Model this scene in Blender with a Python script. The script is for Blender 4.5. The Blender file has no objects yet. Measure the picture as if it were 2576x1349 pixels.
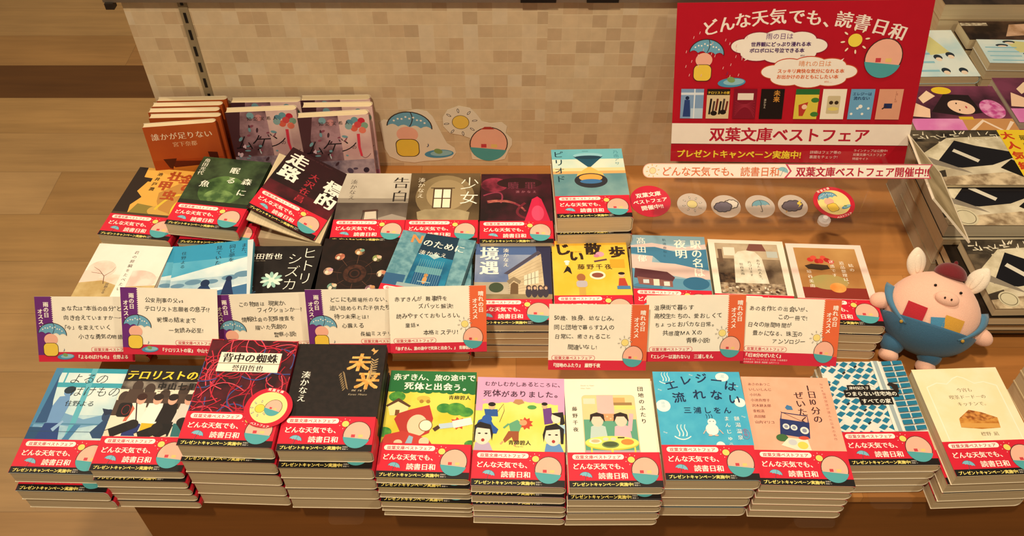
import bpy, bmesh, math, random
from mathutils import Matrix, Vector
SC = bpy.context.scene
COL = SC.collection
R = math.radians

# ------------------------------------------------------------------ camera
cam = bpy.data.cameras.new('camera'); CAM = bpy.data.objects.new('camera', cam); COL.objects.link(CAM)
cam.sensor_width = 36.0; cam.lens = 2233.5 / 2576 * 36.0
CAM.location = (0, 0, 1.45); CAM.rotation_euler = (R(90 - 46.85), 0, 0)
cam.clip_start = 0.05
SC.camera = CAM
# ------------------------------------------------------------------ world, lights, exposure
W = bpy.data.worlds.new('world'); SC.world = W; W.use_nodes = True
W.node_tree.nodes['Background'].inputs[0].default_value = (1.0, 0.80, 0.56, 1)
W.node_tree.nodes['Background'].inputs[1].default_value = 0.17
def lamp(name, loc, target, power, size, col=(1.0, 0.82, 0.60)):
    l = bpy.data.lights.new(name, 'AREA'); l.shape = 'DISK'; l.size = size; l.energy = power; l.color = col; l.spread = R(110)
    o = bpy.data.objects.new(name, l); COL.objects.link(o); o.location = loc
    o.rotation_euler = (Vector(target) - Vector(loc)).to_track_quat('-Z', 'Y').to_euler()
lamp('ceiling_spot', (-0.35, -0.25, 2.75), (-0.05, 0.85, 0.5), 13.6, 0.12)
lamp('ceiling_spot', (1.2, -0.25, 2.75), (0.1, 0.8, 0.5), 5.0, 0.12)
lamp('ceiling_spot', (0.1, 1.25, 2.85), (-0.05, 0.8, 0.5), 9.6, 0.16)
lamp('ceiling_spot', (-1.9, 1.9, 2.85), (-0.9, 1.5, 0.0), 9.5, 0.2)
SC.view_settings.view_transform = 'Standard'; SC.view_settings.look = 'None'
SC.view_settings.exposure = 0.0; SC.view_settings.gamma = 1.0; SC.view_settings.use_curve_mapping = False

SC.cycles.transparent_max_bounces = 32   # many clear acrylic panes lie one behind another
TABLE = 0.485
# ------------------------------------------------------------------ materials
def lin(c):
    c = c / 255.0
    return c / 12.92 if c <= 0.04045 else ((c + 0.055) / 1.055) ** 2.4
def rgb(h):
    h = h.lstrip('#'); return (lin(int(h[0:2], 16)), lin(int(h[2:4], 16)), lin(int(h[4:6], 16)), 1)
_M = {}
def nodes(name):
    m = bpy.data.materials.new(name); m.use_nodes = True
    nt = m.node_tree; b = nt.nodes['Principled BSDF']; return m, nt, b
def N(nt, typ, **kw):
    n = nt.nodes.new(typ)
    for k, v in kw.items():
        if k.startswith('i_'): n.inputs[k[2:].replace('_', ' ')].default_value = v
        else: setattr(n, k, v)
    return n
def M(spec, rough=0.5):
    """'#rrggbb' plain print colour, or '~#a,#b,scale' mottled print"""
    key = (spec, rough)
    if key in _M: return _M[key]
    m, nt, b = nodes('print_' + spec.replace('#', '').replace('~', 'mottled_').replace(',', '_'))
    b.inputs['Roughness'].default_value = rough
    b.inputs['Specular IOR Level'].default_value = 0.28
    tc = N(nt, 'ShaderNodeTexCoord')
    no = N(nt, 'ShaderNodeTexNoise')
    nt.links.new(tc.outputs['Object'], no.inputs['Vector'])
    no.inputs['Detail'].default_value = 4.0
    mx = N(nt, 'ShaderNodeMix', data_type='RGBA')
    if spec[0] == '~':
        a, c, s = spec[1:].split(',')
        no.inputs['Scale'].default_value = float(s)
        ra = N(nt, 'ShaderNodeMapRange'); ra.inputs[1].default_value = 0.38; ra.inputs[2].default_value = 0.62
        nt.links.new(no.outputs[0], ra.inputs[0]); nt.links.new(ra.outputs[0], mx.inputs[0])
        mx.inputs[6].default_value = rgb(a); mx.inputs[7].default_value = rgb(c)
    else:
        no.inputs['Scale'].default_value = 60
        c = rgb(spec); nt.links.new(no.outputs[0], mx.inputs[0])
        mx.inputs[6].default_value = tuple(x * 0.95 for x in c[:3]) + (1,); mx.inputs[7].default_value = tuple(min(1, x * 1.05) for x in c[:3]) + (1,)
    nt.links.new(mx.outputs[2], b.inputs['Base Color'])
    _M[key] = m
    return m
def wood_material(name, base, dark, light, plank, length, phase, seed, accent=None, rough=0.45, gaps=0.0012):
    """planks along X; rows along Y"""
    m, nt, b = nodes(name); L = nt.links.new
    geo = N(nt, 'ShaderNodeTexCoord'); sep = N(nt, 'ShaderNodeSeparateXYZ'); L(geo.outputs['Object'], sep.inputs[0])
    def mt(op, a, c=None, d=None):
        n = N(nt, 'ShaderNodeMath', operation=op)
        for i, v in enumerate((a, c, d)):
            if v is None: continue
            if isinstance(v, (int, float)): n.inputs[i].default_value = v
            else: L(v, n.inputs[i])
        return n.outputs[0]
    ry = mt('DIVIDE', mt('SUBTRACT', sep.outputs[1], phase), plank); row = mt('FLOOR', ry)
    wn = N(nt, 'ShaderNodeTexWhiteNoise', noise_dimensions='1D'); L(mt('ADD', row, seed), wn.inputs['W'])
    cx = mt('ADD', mt('DIVIDE', sep.outputs[0], length), mt('MULTIPLY', wn.outputs[0], 5.0)); cell = mt('FLOOR', cx)
    wn2 = N(nt, 'ShaderNodeTexWhiteNoise', noise_dimensions='2D'); cb = N(nt, 'ShaderNodeCombineXYZ'); L(row, cb.inputs[0]); L(cell, cb.inputs[1]); L(cb.outputs[0], wn2.inputs['Vector'])
    ramp = N(nt, 'ShaderNodeValToRGB'); ramp.color_ramp.interpolation = 'LINEAR'
    e = ramp.color_ramp.elements; e[0].position = 0.0; e[0].color = rgb(dark); e[1].position = 1.0; e[1].color = rgb(light)
    k = e.new(0.45); k.color = rgb(base)
    L(wn2.outputs[0], ramp.inputs[0])
    col = ramp.outputs[0]
    if accent:
        r0, x0, x1, h = accent
        f = mt('MULTIPLY', mt('COMPARE', row, r0, 0.4), mt('MULTIPLY', mt('GREATER_THAN', sep.outputs[0], x0), mt('LESS_THAN', sep.outputs[0], x1)))
        mx = N(nt, 'ShaderNodeMix', data_type='RGBA'); L(f, mx.inputs[0]); L(col, mx.inputs[6]); mx.inputs[7].default_value = rgb(h); col = mx.outputs[2]
    mp = N(nt, 'ShaderNodeMapping'); mp.inputs['Scale'].default_value = (3.0, 38.0, 38.0); L(geo.outputs['Object'], mp.inputs[0])
    off = N(nt, 'ShaderNodeVectorMath', operation='ADD'); L(mp.outputs[0], off.inputs[0]); L(wn2.outputs[1], off.inputs[1])
    no = N(nt, 'ShaderNodeTexNoise'); no.inputs['Scale'].default_value = 1.0; no.inputs['Detail'].default_value = 7; no.inputs['Roughness'].default_value = 0.62; L(off.outputs[0], no.inputs[0])
    no2 = N(nt, 'ShaderNodeTexNoise'); no2.inputs['Scale'].default_value = 5.0; no2.inputs['Detail'].default_value = 3; L(geo.outputs['Object'], no2.inputs[0])
    g = mt('ADD', mt('MULTIPLY', no.outputs[0], 0.7), mt('MULTIPLY', no2.outputs[0], 0.3))
    mr = N(nt, 'ShaderNodeMapRange'); mr.inputs[1].default_value = 0.3; mr.inputs[2].default_value = 0.7; mr.inputs[3].default_value = 0.78; mr.inputs[4].default_value = 1.16; L(g, mr.inputs[0])
    fr = mt('FRACT', ry); edge = mt('MINIMUM', fr, mt('SUBTRACT', 1.0, fr)); ge = mt('GREATER_THAN', edge, gaps / plank)
    fx = mt('FRACT', cx); ex = mt('MINIMUM', fx, mt('SUBTRACT', 1.0, fx)); gx = mt('GREATER_THAN', ex, gaps / length)
    gap = mt('MAXIMUM', mt('MULTIPLY', ge, gx), 0.8)
    vm = N(nt, 'ShaderNodeVectorMath', operation='SCALE'); L(col, vm.inputs[0]); L(mt('MULTIPLY', mr.outputs[0], gap), vm.inputs['Scale'])
    L(vm.outputs[0], b.inputs['Base Color']); b.inputs['Roughness'].default_value = rough; b.inputs['Specular IOR Level'].default_value = 0.35
    return m
def tile_material(name, ox, oz, s=0.0216):
    m, nt, b = nodes(name); L = nt.links.new
    geo = N(nt, 'ShaderNodeTexCoord'); mp = N(nt, 'ShaderNodeMapping'); mp.inputs['Location'].default_value = (ox, 0, oz); mp.inputs['Scale'].default_value = (1 / s,) * 3; L(geo.outputs['Object'], mp.inputs[0])
    fl = N(nt, 'ShaderNodeVectorMath', operation='FLOOR'); L(mp.outputs[0], fl.inputs[0])
    fr = N(nt, 'ShaderNodeVectorMath', operation='FRACTION'); L(mp.outputs[0], fr.inputs[0])
    mk = N(nt, 'ShaderNodeVectorMath', operation='MULTIPLY'); L(fl.outputs[0], mk.inputs[0]); mk.inputs[1].default_value = (1, 0, 1)
    wn = N(nt, 'ShaderNodeTexWhiteNoise'); L(mk.outputs[0], wn.inputs['Vector'])
    ramp = N(nt, 'ShaderNodeValToRGB'); e = ramp.color_ramp.elements
    e[0].color = rgb('#bda583'); e[1].color = rgb('#dac8a8'); k = e.new(0.12); k.color = rgb('#caae88'); k = e.new(0.3); k.color = rgb('#d1ba95'); k = e.new(0.75); k.color = rgb('#d6be98')
    L(wn.outputs[0], ramp.inputs[0])
    sp = N(nt, 'ShaderNodeSeparateXYZ'); L(fr.outputs[0], sp.inputs[0])
    def mt(op, a, c=None):
        n = N(nt, 'ShaderNodeMath', operation=op)
        for i, v in enumerate((a, c)):
            if v is None: continue
            if isinstance(v, (int, float)): n.inputs[i].default_value = v
            else: L(v, n.inputs[i])
        return n.outputs[0]
    gz = mt('MINIMUM', sp.outputs[2], mt('SUBTRACT', 1.0, sp.outputs[2])); gx = mt('MINIMUM', sp.outputs[0], mt('SUBTRACT', 1.0, sp.outputs[0]))
    g = mt('MAXIMUM', mt('LESS_THAN', gz, 0.028), mt('MULTIPLY', mt('LESS_THAN', gx, 0.022), 0.28))
    mx = N(nt, 'ShaderNodeMix', data_type='RGBA'); L(g, mx.inputs[0]); L(ramp.outputs[0], mx.inputs[6]); mx.inputs[7].default_value = rgb('#ddcaa6')
    no = N(nt, 'ShaderNodeTexNoise'); no.inputs['Scale'].default_value = 75; no.inputs['Detail'].default_value = 4; L(geo.outputs['Object'], no.inputs[0])
    mr = N(nt, 'ShaderNodeMapRange'); mr.inputs[3].default_value = 0.86; mr.inputs[4].default_value = 1.12; L(no.outputs[0], mr.inputs[0])
    vm = N(nt, 'ShaderNodeVectorMath', operation='SCALE'); L(mx.outputs[2], vm.inputs[0]); L(mr.outputs[0], vm.inputs['Scale'])
    L(vm.outputs[0], b.inputs['Base Color']); b.inputs['Roughness'].default_value = 0.6
    return m
def page_material(name='book_pages', c1='#b8a27a', c2='#e6d6b2'):
    m, nt, b = nodes(name); L = nt.links.new
    tc = N(nt, 'ShaderNodeTexCoord'); mp = N(nt, 'ShaderNodeMapping'); mp.inputs['Scale'].default_value = (8, 8, 1600); L(tc.outputs['Object'], mp.inputs[0])
    no = N(nt, 'ShaderNodeTexNoise'); no.inputs['Scale'].default_value = 1; no.inputs['Detail'].default_value = 3; L(mp.outputs[0], no.inputs[0])
    mx = N(nt, 'ShaderNodeMix', data_type='RGBA'); mx.inputs[6].default_value = rgb(c1); mx.inputs[7].default_value = rgb(c2); L(no.outputs[0], mx.inputs[0])
    L(mx.outputs[2], b.inputs['Base Color']); b.inputs['Roughness'].default_value = 0.9
    return m
def clear_material(name, tint=(0.9, 0.9, 0.9), amount=0.10, body=0.004):
    m, nt, b = nodes(name); nt.nodes.remove(b); L = nt.links.new
    out = nt.nodes['Material Output']
    tr = N(nt, 'ShaderNodeBsdfTransparent'); tr.inputs[0].default_value = (1, 1, 1, 1)
    gl = N(nt, 'ShaderNodeBsdfGlossy'); gl.inputs['Roughness'].default_value = 0.03
    di = N(nt, 'ShaderNodeBsdfDiffuse'); di.inputs[0].default_value = tint + (1,)
    lw = N(nt, 'ShaderNodeLayerWeight'); pw = N(nt, 'ShaderNodeMath', operation='POWER'); L(lw.outputs['Facing'], pw.inputs[0]); pw.inputs[1].default_value = 4.0
    fz = N(nt, 'ShaderNodeMath', operation='MULTIPLY_ADD'); L(pw.outputs[0], fz.inputs[0]); fz.inputs[1].default_value = 0.5; fz.inputs[2].default_value = 0.012
    ms = N(nt, 'ShaderNodeMixShader'); ms.inputs[0].default_value = body; L(tr.outputs[0], ms.inputs[1]); L(di.outputs[0], ms.inputs[2])
    m2 = N(nt, 'ShaderNodeMixShader'); L(fz.outputs[0], m2.inputs[0]); L(ms.outputs[0], m2.inputs[1]); L(gl.outputs[0], m2.inputs[2])
    L(m2.outputs[0], out.inputs[0])
    return m
def fabric_material(name, h1, h2, scale=900):
    m, nt, b = nodes(name); L = nt.links.new
    tc = N(nt, 'ShaderNodeTexCoord'); no = N(nt, 'ShaderNodeTexNoise'); no.inputs['Scale'].default_value = scale; no.inputs['Detail'].default_value = 5; L(tc.outputs['Object'], no.inputs[0])
    mx = N(nt, 'ShaderNodeMix', data_type='RGBA'); mx.inputs[6].default_value = rgb(h1); mx.inputs[7].default_value = rgb(h2); L(no.outputs[0], mx.inputs[0])
    L(mx.outputs[2], b.inputs['Base Color']); b.inputs['Roughness'].default_value = 0.95; b.inputs['Sheen Weight'].default_value = 0.25
    bp = N(nt, 'ShaderNodeBump'); bp.inputs['Strength'].default_value = 0.35; bp.inputs['Distance'].default_value = 0.0015; L(no.outputs[0], bp.inputs['Height']); L(bp.outputs[0], b.inputs['Normal'])
    return m
PAGES = page_material()
CLEAR = clear_material('clear_acrylic')
MILKY = clear_material('frosted_sticker_film', (0.80, 0.74, 0.66), body=0.42)
m, nt, b = nodes('brushed_metal'); b.inputs['Base Color'].default_value = rgb('#8d8273'); b.inputs['Metallic'].default_value = 0.7; b.inputs['Roughness'].default_value = 0.45
no = N(nt, 'ShaderNodeTexNoise'); no.inputs['Scale'].default_value = 300; bp = N(nt, 'ShaderNodeBump'); bp.inputs['Strength'].default_value = 0.05; nt.links.new(no.outputs[0], bp.inputs['Height']); nt.links.new(bp.outputs[0], b.inputs['Normal'])
METAL = m

# ------------------------------------------------------------------ mesh building
class MB:
    def __init__(s): s.v = []; s.f = []; s.m = []; s.mats = []
    def mi(s, mat):
        if mat not in s.mats: s.mats.append(mat)
        return s.mats.index(mat)
    def add(s, vs, fs, mat):
        o = len(s.v); k = s.mi(mat); s.v += [tuple(v) for v in vs]
        for f in fs: s.f.append([i + o for i in f]); s.m.append(k)
        return s
    def box(s, x0, x1, y0, y1, z0, z1, mat, T=None):
        vs = [(x, y, z) for z in (z0, z1) for y in (y0, y1) for x in (x0, x1)]
        if T: vs = [T @ Vector(v) for v in vs]
        return s.add(vs, [(0, 2, 3, 1), (4, 5, 7, 6), (0, 1, 5, 4), (2, 6, 7, 3), (0, 4, 6, 2), (1, 3, 7, 5)], mat)
    def extrude_y(s, prof, y0, y1, mat):
        """closed xz outline (counter clockwise seen from -y) swept along y"""
        n = len(prof); vs = [(x, y0, z) for x, z in prof] + [(x, y1, z) for x, z in prof]
        fs = [(i, (i + 1) % n, n + (i + 1) % n, n + i) for i in range(n)] + [tuple(range(n))[::-1], tuple(range(n, 2 * n))]
        return s.add(vs, fs, mat)
    def extrude_z(s, pts, z0, z1, mat):
        n = len(pts); vs = [(x, y, z0) for x, y in pts] + [(x, y, z1) for x, y in pts]
        fs = [(i, (i + 1) % n, n + (i + 1) % n, n + i) for i in range(n)] + [tuple(range(n))[::-1], tuple(range(n, 2 * n))]
        return s.add(vs, fs, mat)
    def mesh(s, name, smooth=False):
        me = bpy.data.meshes.new(name); me.from_pydata(s.v, [], s.f)
        for mt in s.mats: me.materials.append(mt)
        me.polygons.foreach_set('material_index', s.m)
        if smooth: me.polygons.foreach_set('use_smooth', [True] * len(me.polygons))
        me.update(); return me
def put(name, me, parent=None, mw=None):
    o = bpy.data.objects.new(name, me); COL.objects.link(o)
    if parent: o.parent = parent
    if mw is not None: o.matrix_world = mw if not parent else mw
    return o
def tag(o, label, cat, group=None):
    o['label'] = label; o['category'] = cat
    if group: o['group'] = group
    return o
def thing(name, label, cat, mw, group=None):
    o = bpy.data.objects.new(name, None); COL.objects.link(o); o.empty_display_size = 0.02
    o.matrix_world = mw; return tag(o, label, cat, group)
def pose(x, y, z, yaw=0, lean=0, roll=0):
    return Matrix.Translation((x, y, z)) @ Matrix.Rotation(R(yaw), 4, 'Z') @ Matrix.Rotation(R(lean), 4, 'X') @ Matrix.Rotation(R(roll), 4, 'Z')

# ------------------------------------------------------------------ printing
_fc = bpy.data.curves.new('lettering', 'FONT'); _fo = bpy.data.objects.new('lettering', _fc); _fc.resolution_u = 2
_G = {}
def glyph(ch, wt):
    k = (ch, wt)
    if k not in _G:
        _fc.body = ch; _fc.offset = wt
        me = bpy.data.meshes.new_from_object(_fo)
        vs = [(v.co.x, v.co.y) for v in me.vertices]; fs = [tuple(p.vertices) for p in me.polygons]
        bpy.data.meshes.remove(me)
        w = 1.0 if ord(ch) > 0x2000 else (max([v[0] for v in vs], default=0.25) + 0.06)
        _G[k] = (vs, fs, w)
    return _G[k]
def trim(vs, fs, x0, y0, x1, y1):
    """keep the print inside its sheet"""
    if all(x0 <= x <= x1 and y0 <= y <= y1 for x, y in vs): return vs, fs
    ov, of = [], []
    for f in fs:
        p = [vs[i] for i in f]
        for ax, lim, sg in ((0, x0, 1), (0, x1, -1), (1, y0, 1), (1, y1, -1)):
            q = []
            for i in range(len(p)):
                a, b = p[i - 1], p[i]; ia, ib = sg * (a[ax] - lim) >= 0, sg * (b[ax] - lim) >= 0
                if ia != ib:
                    t = (lim - a[ax]) / (b[ax] - a[ax]); q.append((a[0] + t * (b[0] - a[0]), a[1] + t * (b[1] - a[1])))
                if ib: q.append(b)
            p = q
            if len(p) < 3: break
        if len(p) >= 3:
            of.append(tuple(range(len(ov), len(ov) + len(p)))); ov += p
    return ov, of
class Art:
    """flat printing in millimetres, origin bottom left, drawn layer over layer"""
    STEP = 0.8e-5
    def __init__(s, w, h, rough=0.5): s.w = w; s.h = h; s.items = []; s.n = 0; s.rough = rough
    def _put(s, vs, fs, col):
        s.n += 1; s.items.append((vs, fs, col, s.n))
    def poly(s, pts, col): s._put([tuple(p) for p in pts], [tuple(range(len(pts)))], col); return s
    def rect(s, x0, y0, x1, y1, col): return s.poly([(x0, y0), (x1, y0), (x1, y1), (x0, y1)], col)
    def fill(s, col): return s.rect(0, 0, s.w, s.h, col)
    def ell(s, cx, cy, rx, ry, col, rot=0, a0=0, a1=360, n=28):
        c, q = math.cos(R(rot)), math.sin(R(rot)); p = []
        for i in range(n + (a1 - a0 < 360)):
            t = R(a0 + (a1 - a0) * i / n); u, v = rx * math.cos(t), ry * math.sin(t); p.append((cx + u * c - v * q, cy + u * q + v * c))
        return s.poly(p, col)
    def ring(s, cx, cy, rx, ry, w, col, n=32):
        vs = []; fs = []
        for i in range(n):
            t = 2 * math.pi * i / n; vs += [(cx + rx * math.cos(t), cy + ry * math.sin(t)), (cx + (rx - w) * math.cos(t), cy + (ry - w) * math.sin(t))]
            j = (i + 1) % n; fs.append((2 * i, 2 * j, 2 * j + 1, 2 * i + 1))
        s._put(vs, fs, col); return s
    def rrect(s, x0, y0, x1, y1, r, col, n=6):
        p = []
        for cx, cy, a in ((x1 - r, y0 + r, -90), (x1 - r, y1 - r, 0), (x0 + r, y1 - r, 90), (x0 + r, y0 + r, 180)):
            for i in range(n + 1):
                t = R(a + 90 * i / n); p.append((cx + r * math.cos(t), cy + r * math.sin(t)))
        return s.poly(p, col)
    def line(s, pts, w, col, w2=None):
        vs = []; fs = []; n = len(pts)
        for i, (x, y) in enumerate(pts):
            a = pts[max(0, i - 1)]; b = pts[min(n - 1, i + 1)]; dx, dy = b[0] - a[0], b[1] - a[1]; l = math.hypot(dx, dy) or 1
            ww = (w if w2 is None else w + (w2 - w) * i / (n - 1)) / 2
            vs += [(x - dy / l * ww, y + dx / l * ww), (x + dy / l * ww, y - dx / l * ww)]
        for i in range(n - 1): fs.append((2 * i, 2 * i + 1, 2 * i + 3, 2 * i + 2))
        s._put(vs, fs, col); return s
    def curve(s, p0, p1, p2, w, col, n=10, w2=None):
        return s.line([((1 - t) ** 2 * p0[0] + 2 * t * (1 - t) * p1[0] + t * t * p2[0], (1 - t) ** 2 * p0[1] + 2 * t * (1 - t) * p1[1] + t * t * p2[1]) for t in [i / n for i in range(n + 1)]], w, col, w2)
    def text(s, st, x, y, size, col, v=False, wt=0.0, mn=False, rot=0, sp=1.0, sx=1.0, c=False, jit=0, rnd=None, slant=0, arc=0):
        """x, y: baseline start (horizontal, c = centred) or top centre (v = written downwards); mn = thick uprights, thin strokes"""
        rnd = rnd or random.Random(len(st) * 7 + int(x))
        gw = 0.0 if wt > 0.009 else wt
        gl = [glyph(ch, gw) if ch != ' ' else ([], [], 0.5) for ch in st]
        tot = sum(g[2] * sp * sx for g in gl) * size; bw = wt if wt > 0.009 else 0.0; hx = 0.024 if mn else 0.0
        DS = [(0.0, 0.0)] + ([(-hx, 0.0), (hx, 0.0)] if mn else []) + ([(-bw - hx, bw * 0.7), (bw + hx, bw * 0.7), (bw + hx, -bw * 0.7), (-bw - hx, -bw * 0.7)] if bw else []); LV = [([], []) for _ in DS]
        px, py = (0.0, 0.0) if not c else (-tot / 2, 0.0)
        cr, sr = math.cos(R(rot)), math.sin(R(rot))
        for i, g in enumerate(gl):
            k = size * (1 + jit * rnd.uniform(-0.16, 0.10)); ja = R(jit * rnd.uniform(-7, 7)); jy = jit * rnd.uniform(-0.05, 0.05) * size
            ca, sa = math.cos(ja), math.sin(ja)
            for (vs, fs), (d, dv) in zip(LV, DS):
                o = len(vs)
                for gx, gy in g[0]:
                    if v:
                        ch = st[i]; qx, qy = gx - 0.5, gy - 0.85
                        if ch in 'ー―（）「」…': qx, qy = (gy - 0.38), -(gx - 0.5) - 0.47
                        if ch in '、。': qx += 0.55; qy += 0.5
                        qx = (qx + d) * k * sx; qy = (qy + dv) * k
                        lx, ly = qx, py + qy
                    else:
                        qx = (gx + d + slant * gy) * k * sx; qy = (gy + dv) * k
                        qx, qy = qx * ca - qy * sa, qx * sa + qy * ca
                        ay = 0
                        lx, ly = px + qx, py + qy + jy
                        if arc:
                            mid = px + g[2] * size * sx * 0.5; t = mid / arc; ax, az = lx - mid, ly
                            lx = (arc) * math.sin(t) + ax * math.cos(t) + az * math.sin(t); ly = arc * (math.cos(t) - 1) - ax * math.sin(t) + az * math.cos(t)
                    vs.append((x + lx * cr - ly * sr, y + lx * sr + ly * cr))
                fs += [tuple(q + o for q in f) for f in g[1]]
            if v: py -= g[2] * size * sp if ord(st[i]) > 0x2000 else size * sp * 0.9
            else: px += g[2] * size * sp * sx
        for vs, fs in LV:
            if vs: s._put(vs, fs, col)
        return s
    def to(s, mb, ox, oy, oz, T=None, low=0.0):
        """lay the print into mesh builder mb, lower left corner at ox, oy, height oz (metres)"""
        for vs, fs, col, n in s.items:
            vs, fs = trim(vs, fs, 0.0, low, s.w, s.h)
            if not fs: continue
            p = [(ox + x * 1e-3, oy + y * 1e-3, oz + n * s.STEP) for x, y in vs]
            if T: p = [T @ Vector(q) for q in p]
            mb.add(p, fs, M(col, s.rough) if isinstance(col, str) else col)
        return mb

# ------------------------------------------------------------------ small printed motifs
PK, TL, OUTL, WH, RED, GOLD, BLK = '#f0b49c', '#4fa3a8', '#3a2a26', '#f6efe0', '#d31f36', '#f2cf4a', '#15100f'
def umbrella(a, x, y, s, col='#5fa8c0', rot=0, handle=True, dots=False, edge=OUTL):
    c, q = math.cos(R(rot)), math.sin(R(rot)); f = lambda u, v: (x + s * (u * c - v * q), y + s * (u * q + v * c))
    top = [f(math.cos(R(t)), 0.85 * math.sin(R(t))) for t in range(0, 181, 12)]
    low = []
    for k in range(4):
        x0 = -1 + 0.5 * k
        for j in range(1, 5): t = j / 4; low.append(f(x0 + 0.5 * t, 0.13 * math.sin(math.pi * t)))
    a.poly([(px + 0, py) for px, py in top] + low[:-1], col)
    for t in range(3):
        pass
    if edge:
        a.line(top, 0.05 * s, edge)
        a.curve(f(0, 0.85), f(0.22, 0.5), f(0, 0.05), 0.04 * s, edge)
    if dots:
        for i in range(9): a.ell(*f(-0.7 + 0.17 * i, 0.28 + 0.3 * math.sin(R(20 * i + 10)) * (0.7 + 0.3 * (i % 2))), 0.05 * s, 0.05 * s, WH, n=8)
    if handle:
        a.line([f(0, 0.1), f(0, -0.7)], 0.07 * s, edge or col); a.curve(f(0, -0.7), f(-0.05, -0.98), f(-0.25, -0.75), 0.07 * s, edge or col)
    return a
def sun(a, x, y, r, col='#f2d668', rays=True, edge=OUTL, rc=None):
    a.ell(x, y, r * 1.06, r * 1.06, edge) if edge else None
    a.ell(x, y, r, r, col)
    if rays:
        for k in range(8):
            t = R(45 * k + 8); u = (math.cos(t), math.sin(t))
            a.ell(x + u[0] * r * 1.75, y + u[1] * r * 1.75, r * 0.34, r * 0.14, rc or edge or col, rot=45 * k + 8, n=10)
            if edge and not rc: a.ell(x + u[0] * r * 1.75, y + u[1] * r * 1.75, r * 0.25, r * 0.07, WH, rot=45 * k + 8, n=10)
    return a
def sunny_shape(a, x, y, s):
    """plain rounded pink and teal shape"""
    a.ell(x, y, 0.50 * s, 0.56 * s, OUTL, rot=-12); a.ell(x, y, 0.475 * s, 0.535 * s, PK, rot=-12)
    p = [(x + 0.475 * s * math.cos(R(t)) * 1.04, y - 0.03 * s + 0.54 * s * math.sin(R(t))) for t in range(188, 350, 9)]
    a.poly([(px, py) for px, py in p], TL)
    a.rect(x - 0.2 * s, y - 0.12 * s, x - 0.06 * s, y + 0.0 * s, '#c8404a'); a.rect(x + 0.06 * s, y - 0.12 * s, x + 0.22 * s, y - 0.01 * s, '#e8c878')
    return a
def rainy_shape(a, x, y, s):
    """plain rounded pink and yellow shape under an umbrella"""
    umbrella(a, x + 0.08 * s, y + 0.52 * s, 0.62 * s, '#6ea9c4', rot=-6, handle=False, dots=True)
    a.ell(x, y + 0.28 * s, 0.30 * s, 0.27 * s, PK)
    a.rrect(x - 0.36 * s, y - 0.52 * s, x + 0.30 * s, y + 0.12 * s, 0.2 * s, OUTL); a.rrect(x - 0.34 * s, y - 0.50 * s, x + 0.28 * s, y + 0.10 * s, 0.19 * s, '#ecc94a')
    return a
def puddle(a, x, y, s):
    a.ell(x, y, s, 0.36 * s, '#4c93b8', rot=4); a.ell(x + 0.15 * s, y + 0.05 * s, 0.75 * s, 0.24 * s, '#8fc0cc', rot=4)
    a.ell(x - 0.05 * s, y + 0.22 * s, 0.3 * s, 0.22 * s, '#7f9f62', rot=-20, n=14)
    return a
def band_art():
    a = Art(105, 45)
    a.fill(RED); a.rect(0, 0, 105, 8.6, BLK)
    a.rrect(5, 35.6, 64, 42.4, 3.3, WH); a.text('双葉文庫ベストフェア', 34.5, 36.9, 5.1, '#c0223c', wt=0.018, c=True, sp=1.03)
    a.text('どんな天気でも、', 4.5, 23.6, 8.3, WH, mn=True, wt=0.008, sx=0.95)
    a.text('読書日和', 33, 11.4, 8.6, WH, mn=True, wt=0.006, sx=0.98)
    umbrella(a, 19, 13.6, 7.2, '#79b9cb', rot=-14, edge='#2e4a55')
    a.text('プレゼントキャンペーン実施中!', 3.2, 2.0, 4.9, '#f6e27a', wt=0.030, sx=0.98)
    a.text('詳細は', 72.5, 4.6, 2.1, '#d8d0c0'); a.text('裏面へ!', 72.5, 1.9, 2.1, '#d8d0c0')
    sun(a, 72, 35.2, 4.0, '#f4d56a', rays=False)
    for k in range(6): a.ell(72 + 6.6 * math.cos(R(50 * k)), 35.2 + 6.6 * math.sin(R(50 * k)), 0.7, 0.35, WH, rot=50 * k, n=8)
    sunny_shape(a, 86.5, 21.5, 31)
    return a
BAND = band_art()

# ------------------------------------------------------------------ paperbacks
BW, BL = 0.106, 0.149
def wrap(mb, w, t, y0, y1, mat, grow=0.0, th=0.0004, rim=None):
    """jacket running round front, rounded spine (at +x) and back"""
    r = min(t * 0.5, 0.006); x0, x1 = -w / 2 - grow, w / 2 + grow; zt, zb = t + grow, -grow * 0.0
    def path(d):
        p = [(x0, zt - d)]
        for i in range(7): a = R(90 - 15 * i); p.append((x1 - r + (r - d) * math.cos(a), zt - r + (r - d) * math.sin(a)))
        for i in range(7): a = R(-15 * i); p.append((x1 - r + (r - d) * math.cos(a), zb + r + (r - d) * math.sin(a)))
        p.append((x0, zb + d)); return p
    o, i = path(0.0), path(th); n = len(o)
    vs = [(x, y, z) for y in (y0, y1) for x, z in o] + [(x, y, z) for y in (y0, y1) for x, z in i]
    fs = []
    for k in range(n - 1):
        fs.append((k, n + k, n + k + 1, k + 1))
    rf = [(2 * n + k, 2 * n + k + 1, 3 * n + k + 1, 3 * n + k) for k in range(n - 1)]
    for k in range(n - 1): rf += [(k, k + 1, 2 * n + k + 1, 2 * n + k), (n + k, 3 * n + k, 3 * n + k + 1, n + k + 1)]
    for k in (0, n - 1): fs.append((k, 2 * n + k, 3 * n + k, n + k))
    o_ = len(mb.v); mb.add(vs, fs, mat); kk = mb.mi(rim or mat)
    for f in rf: mb.f.append([i + o_ for i in f]); mb.m.append(kk)
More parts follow.
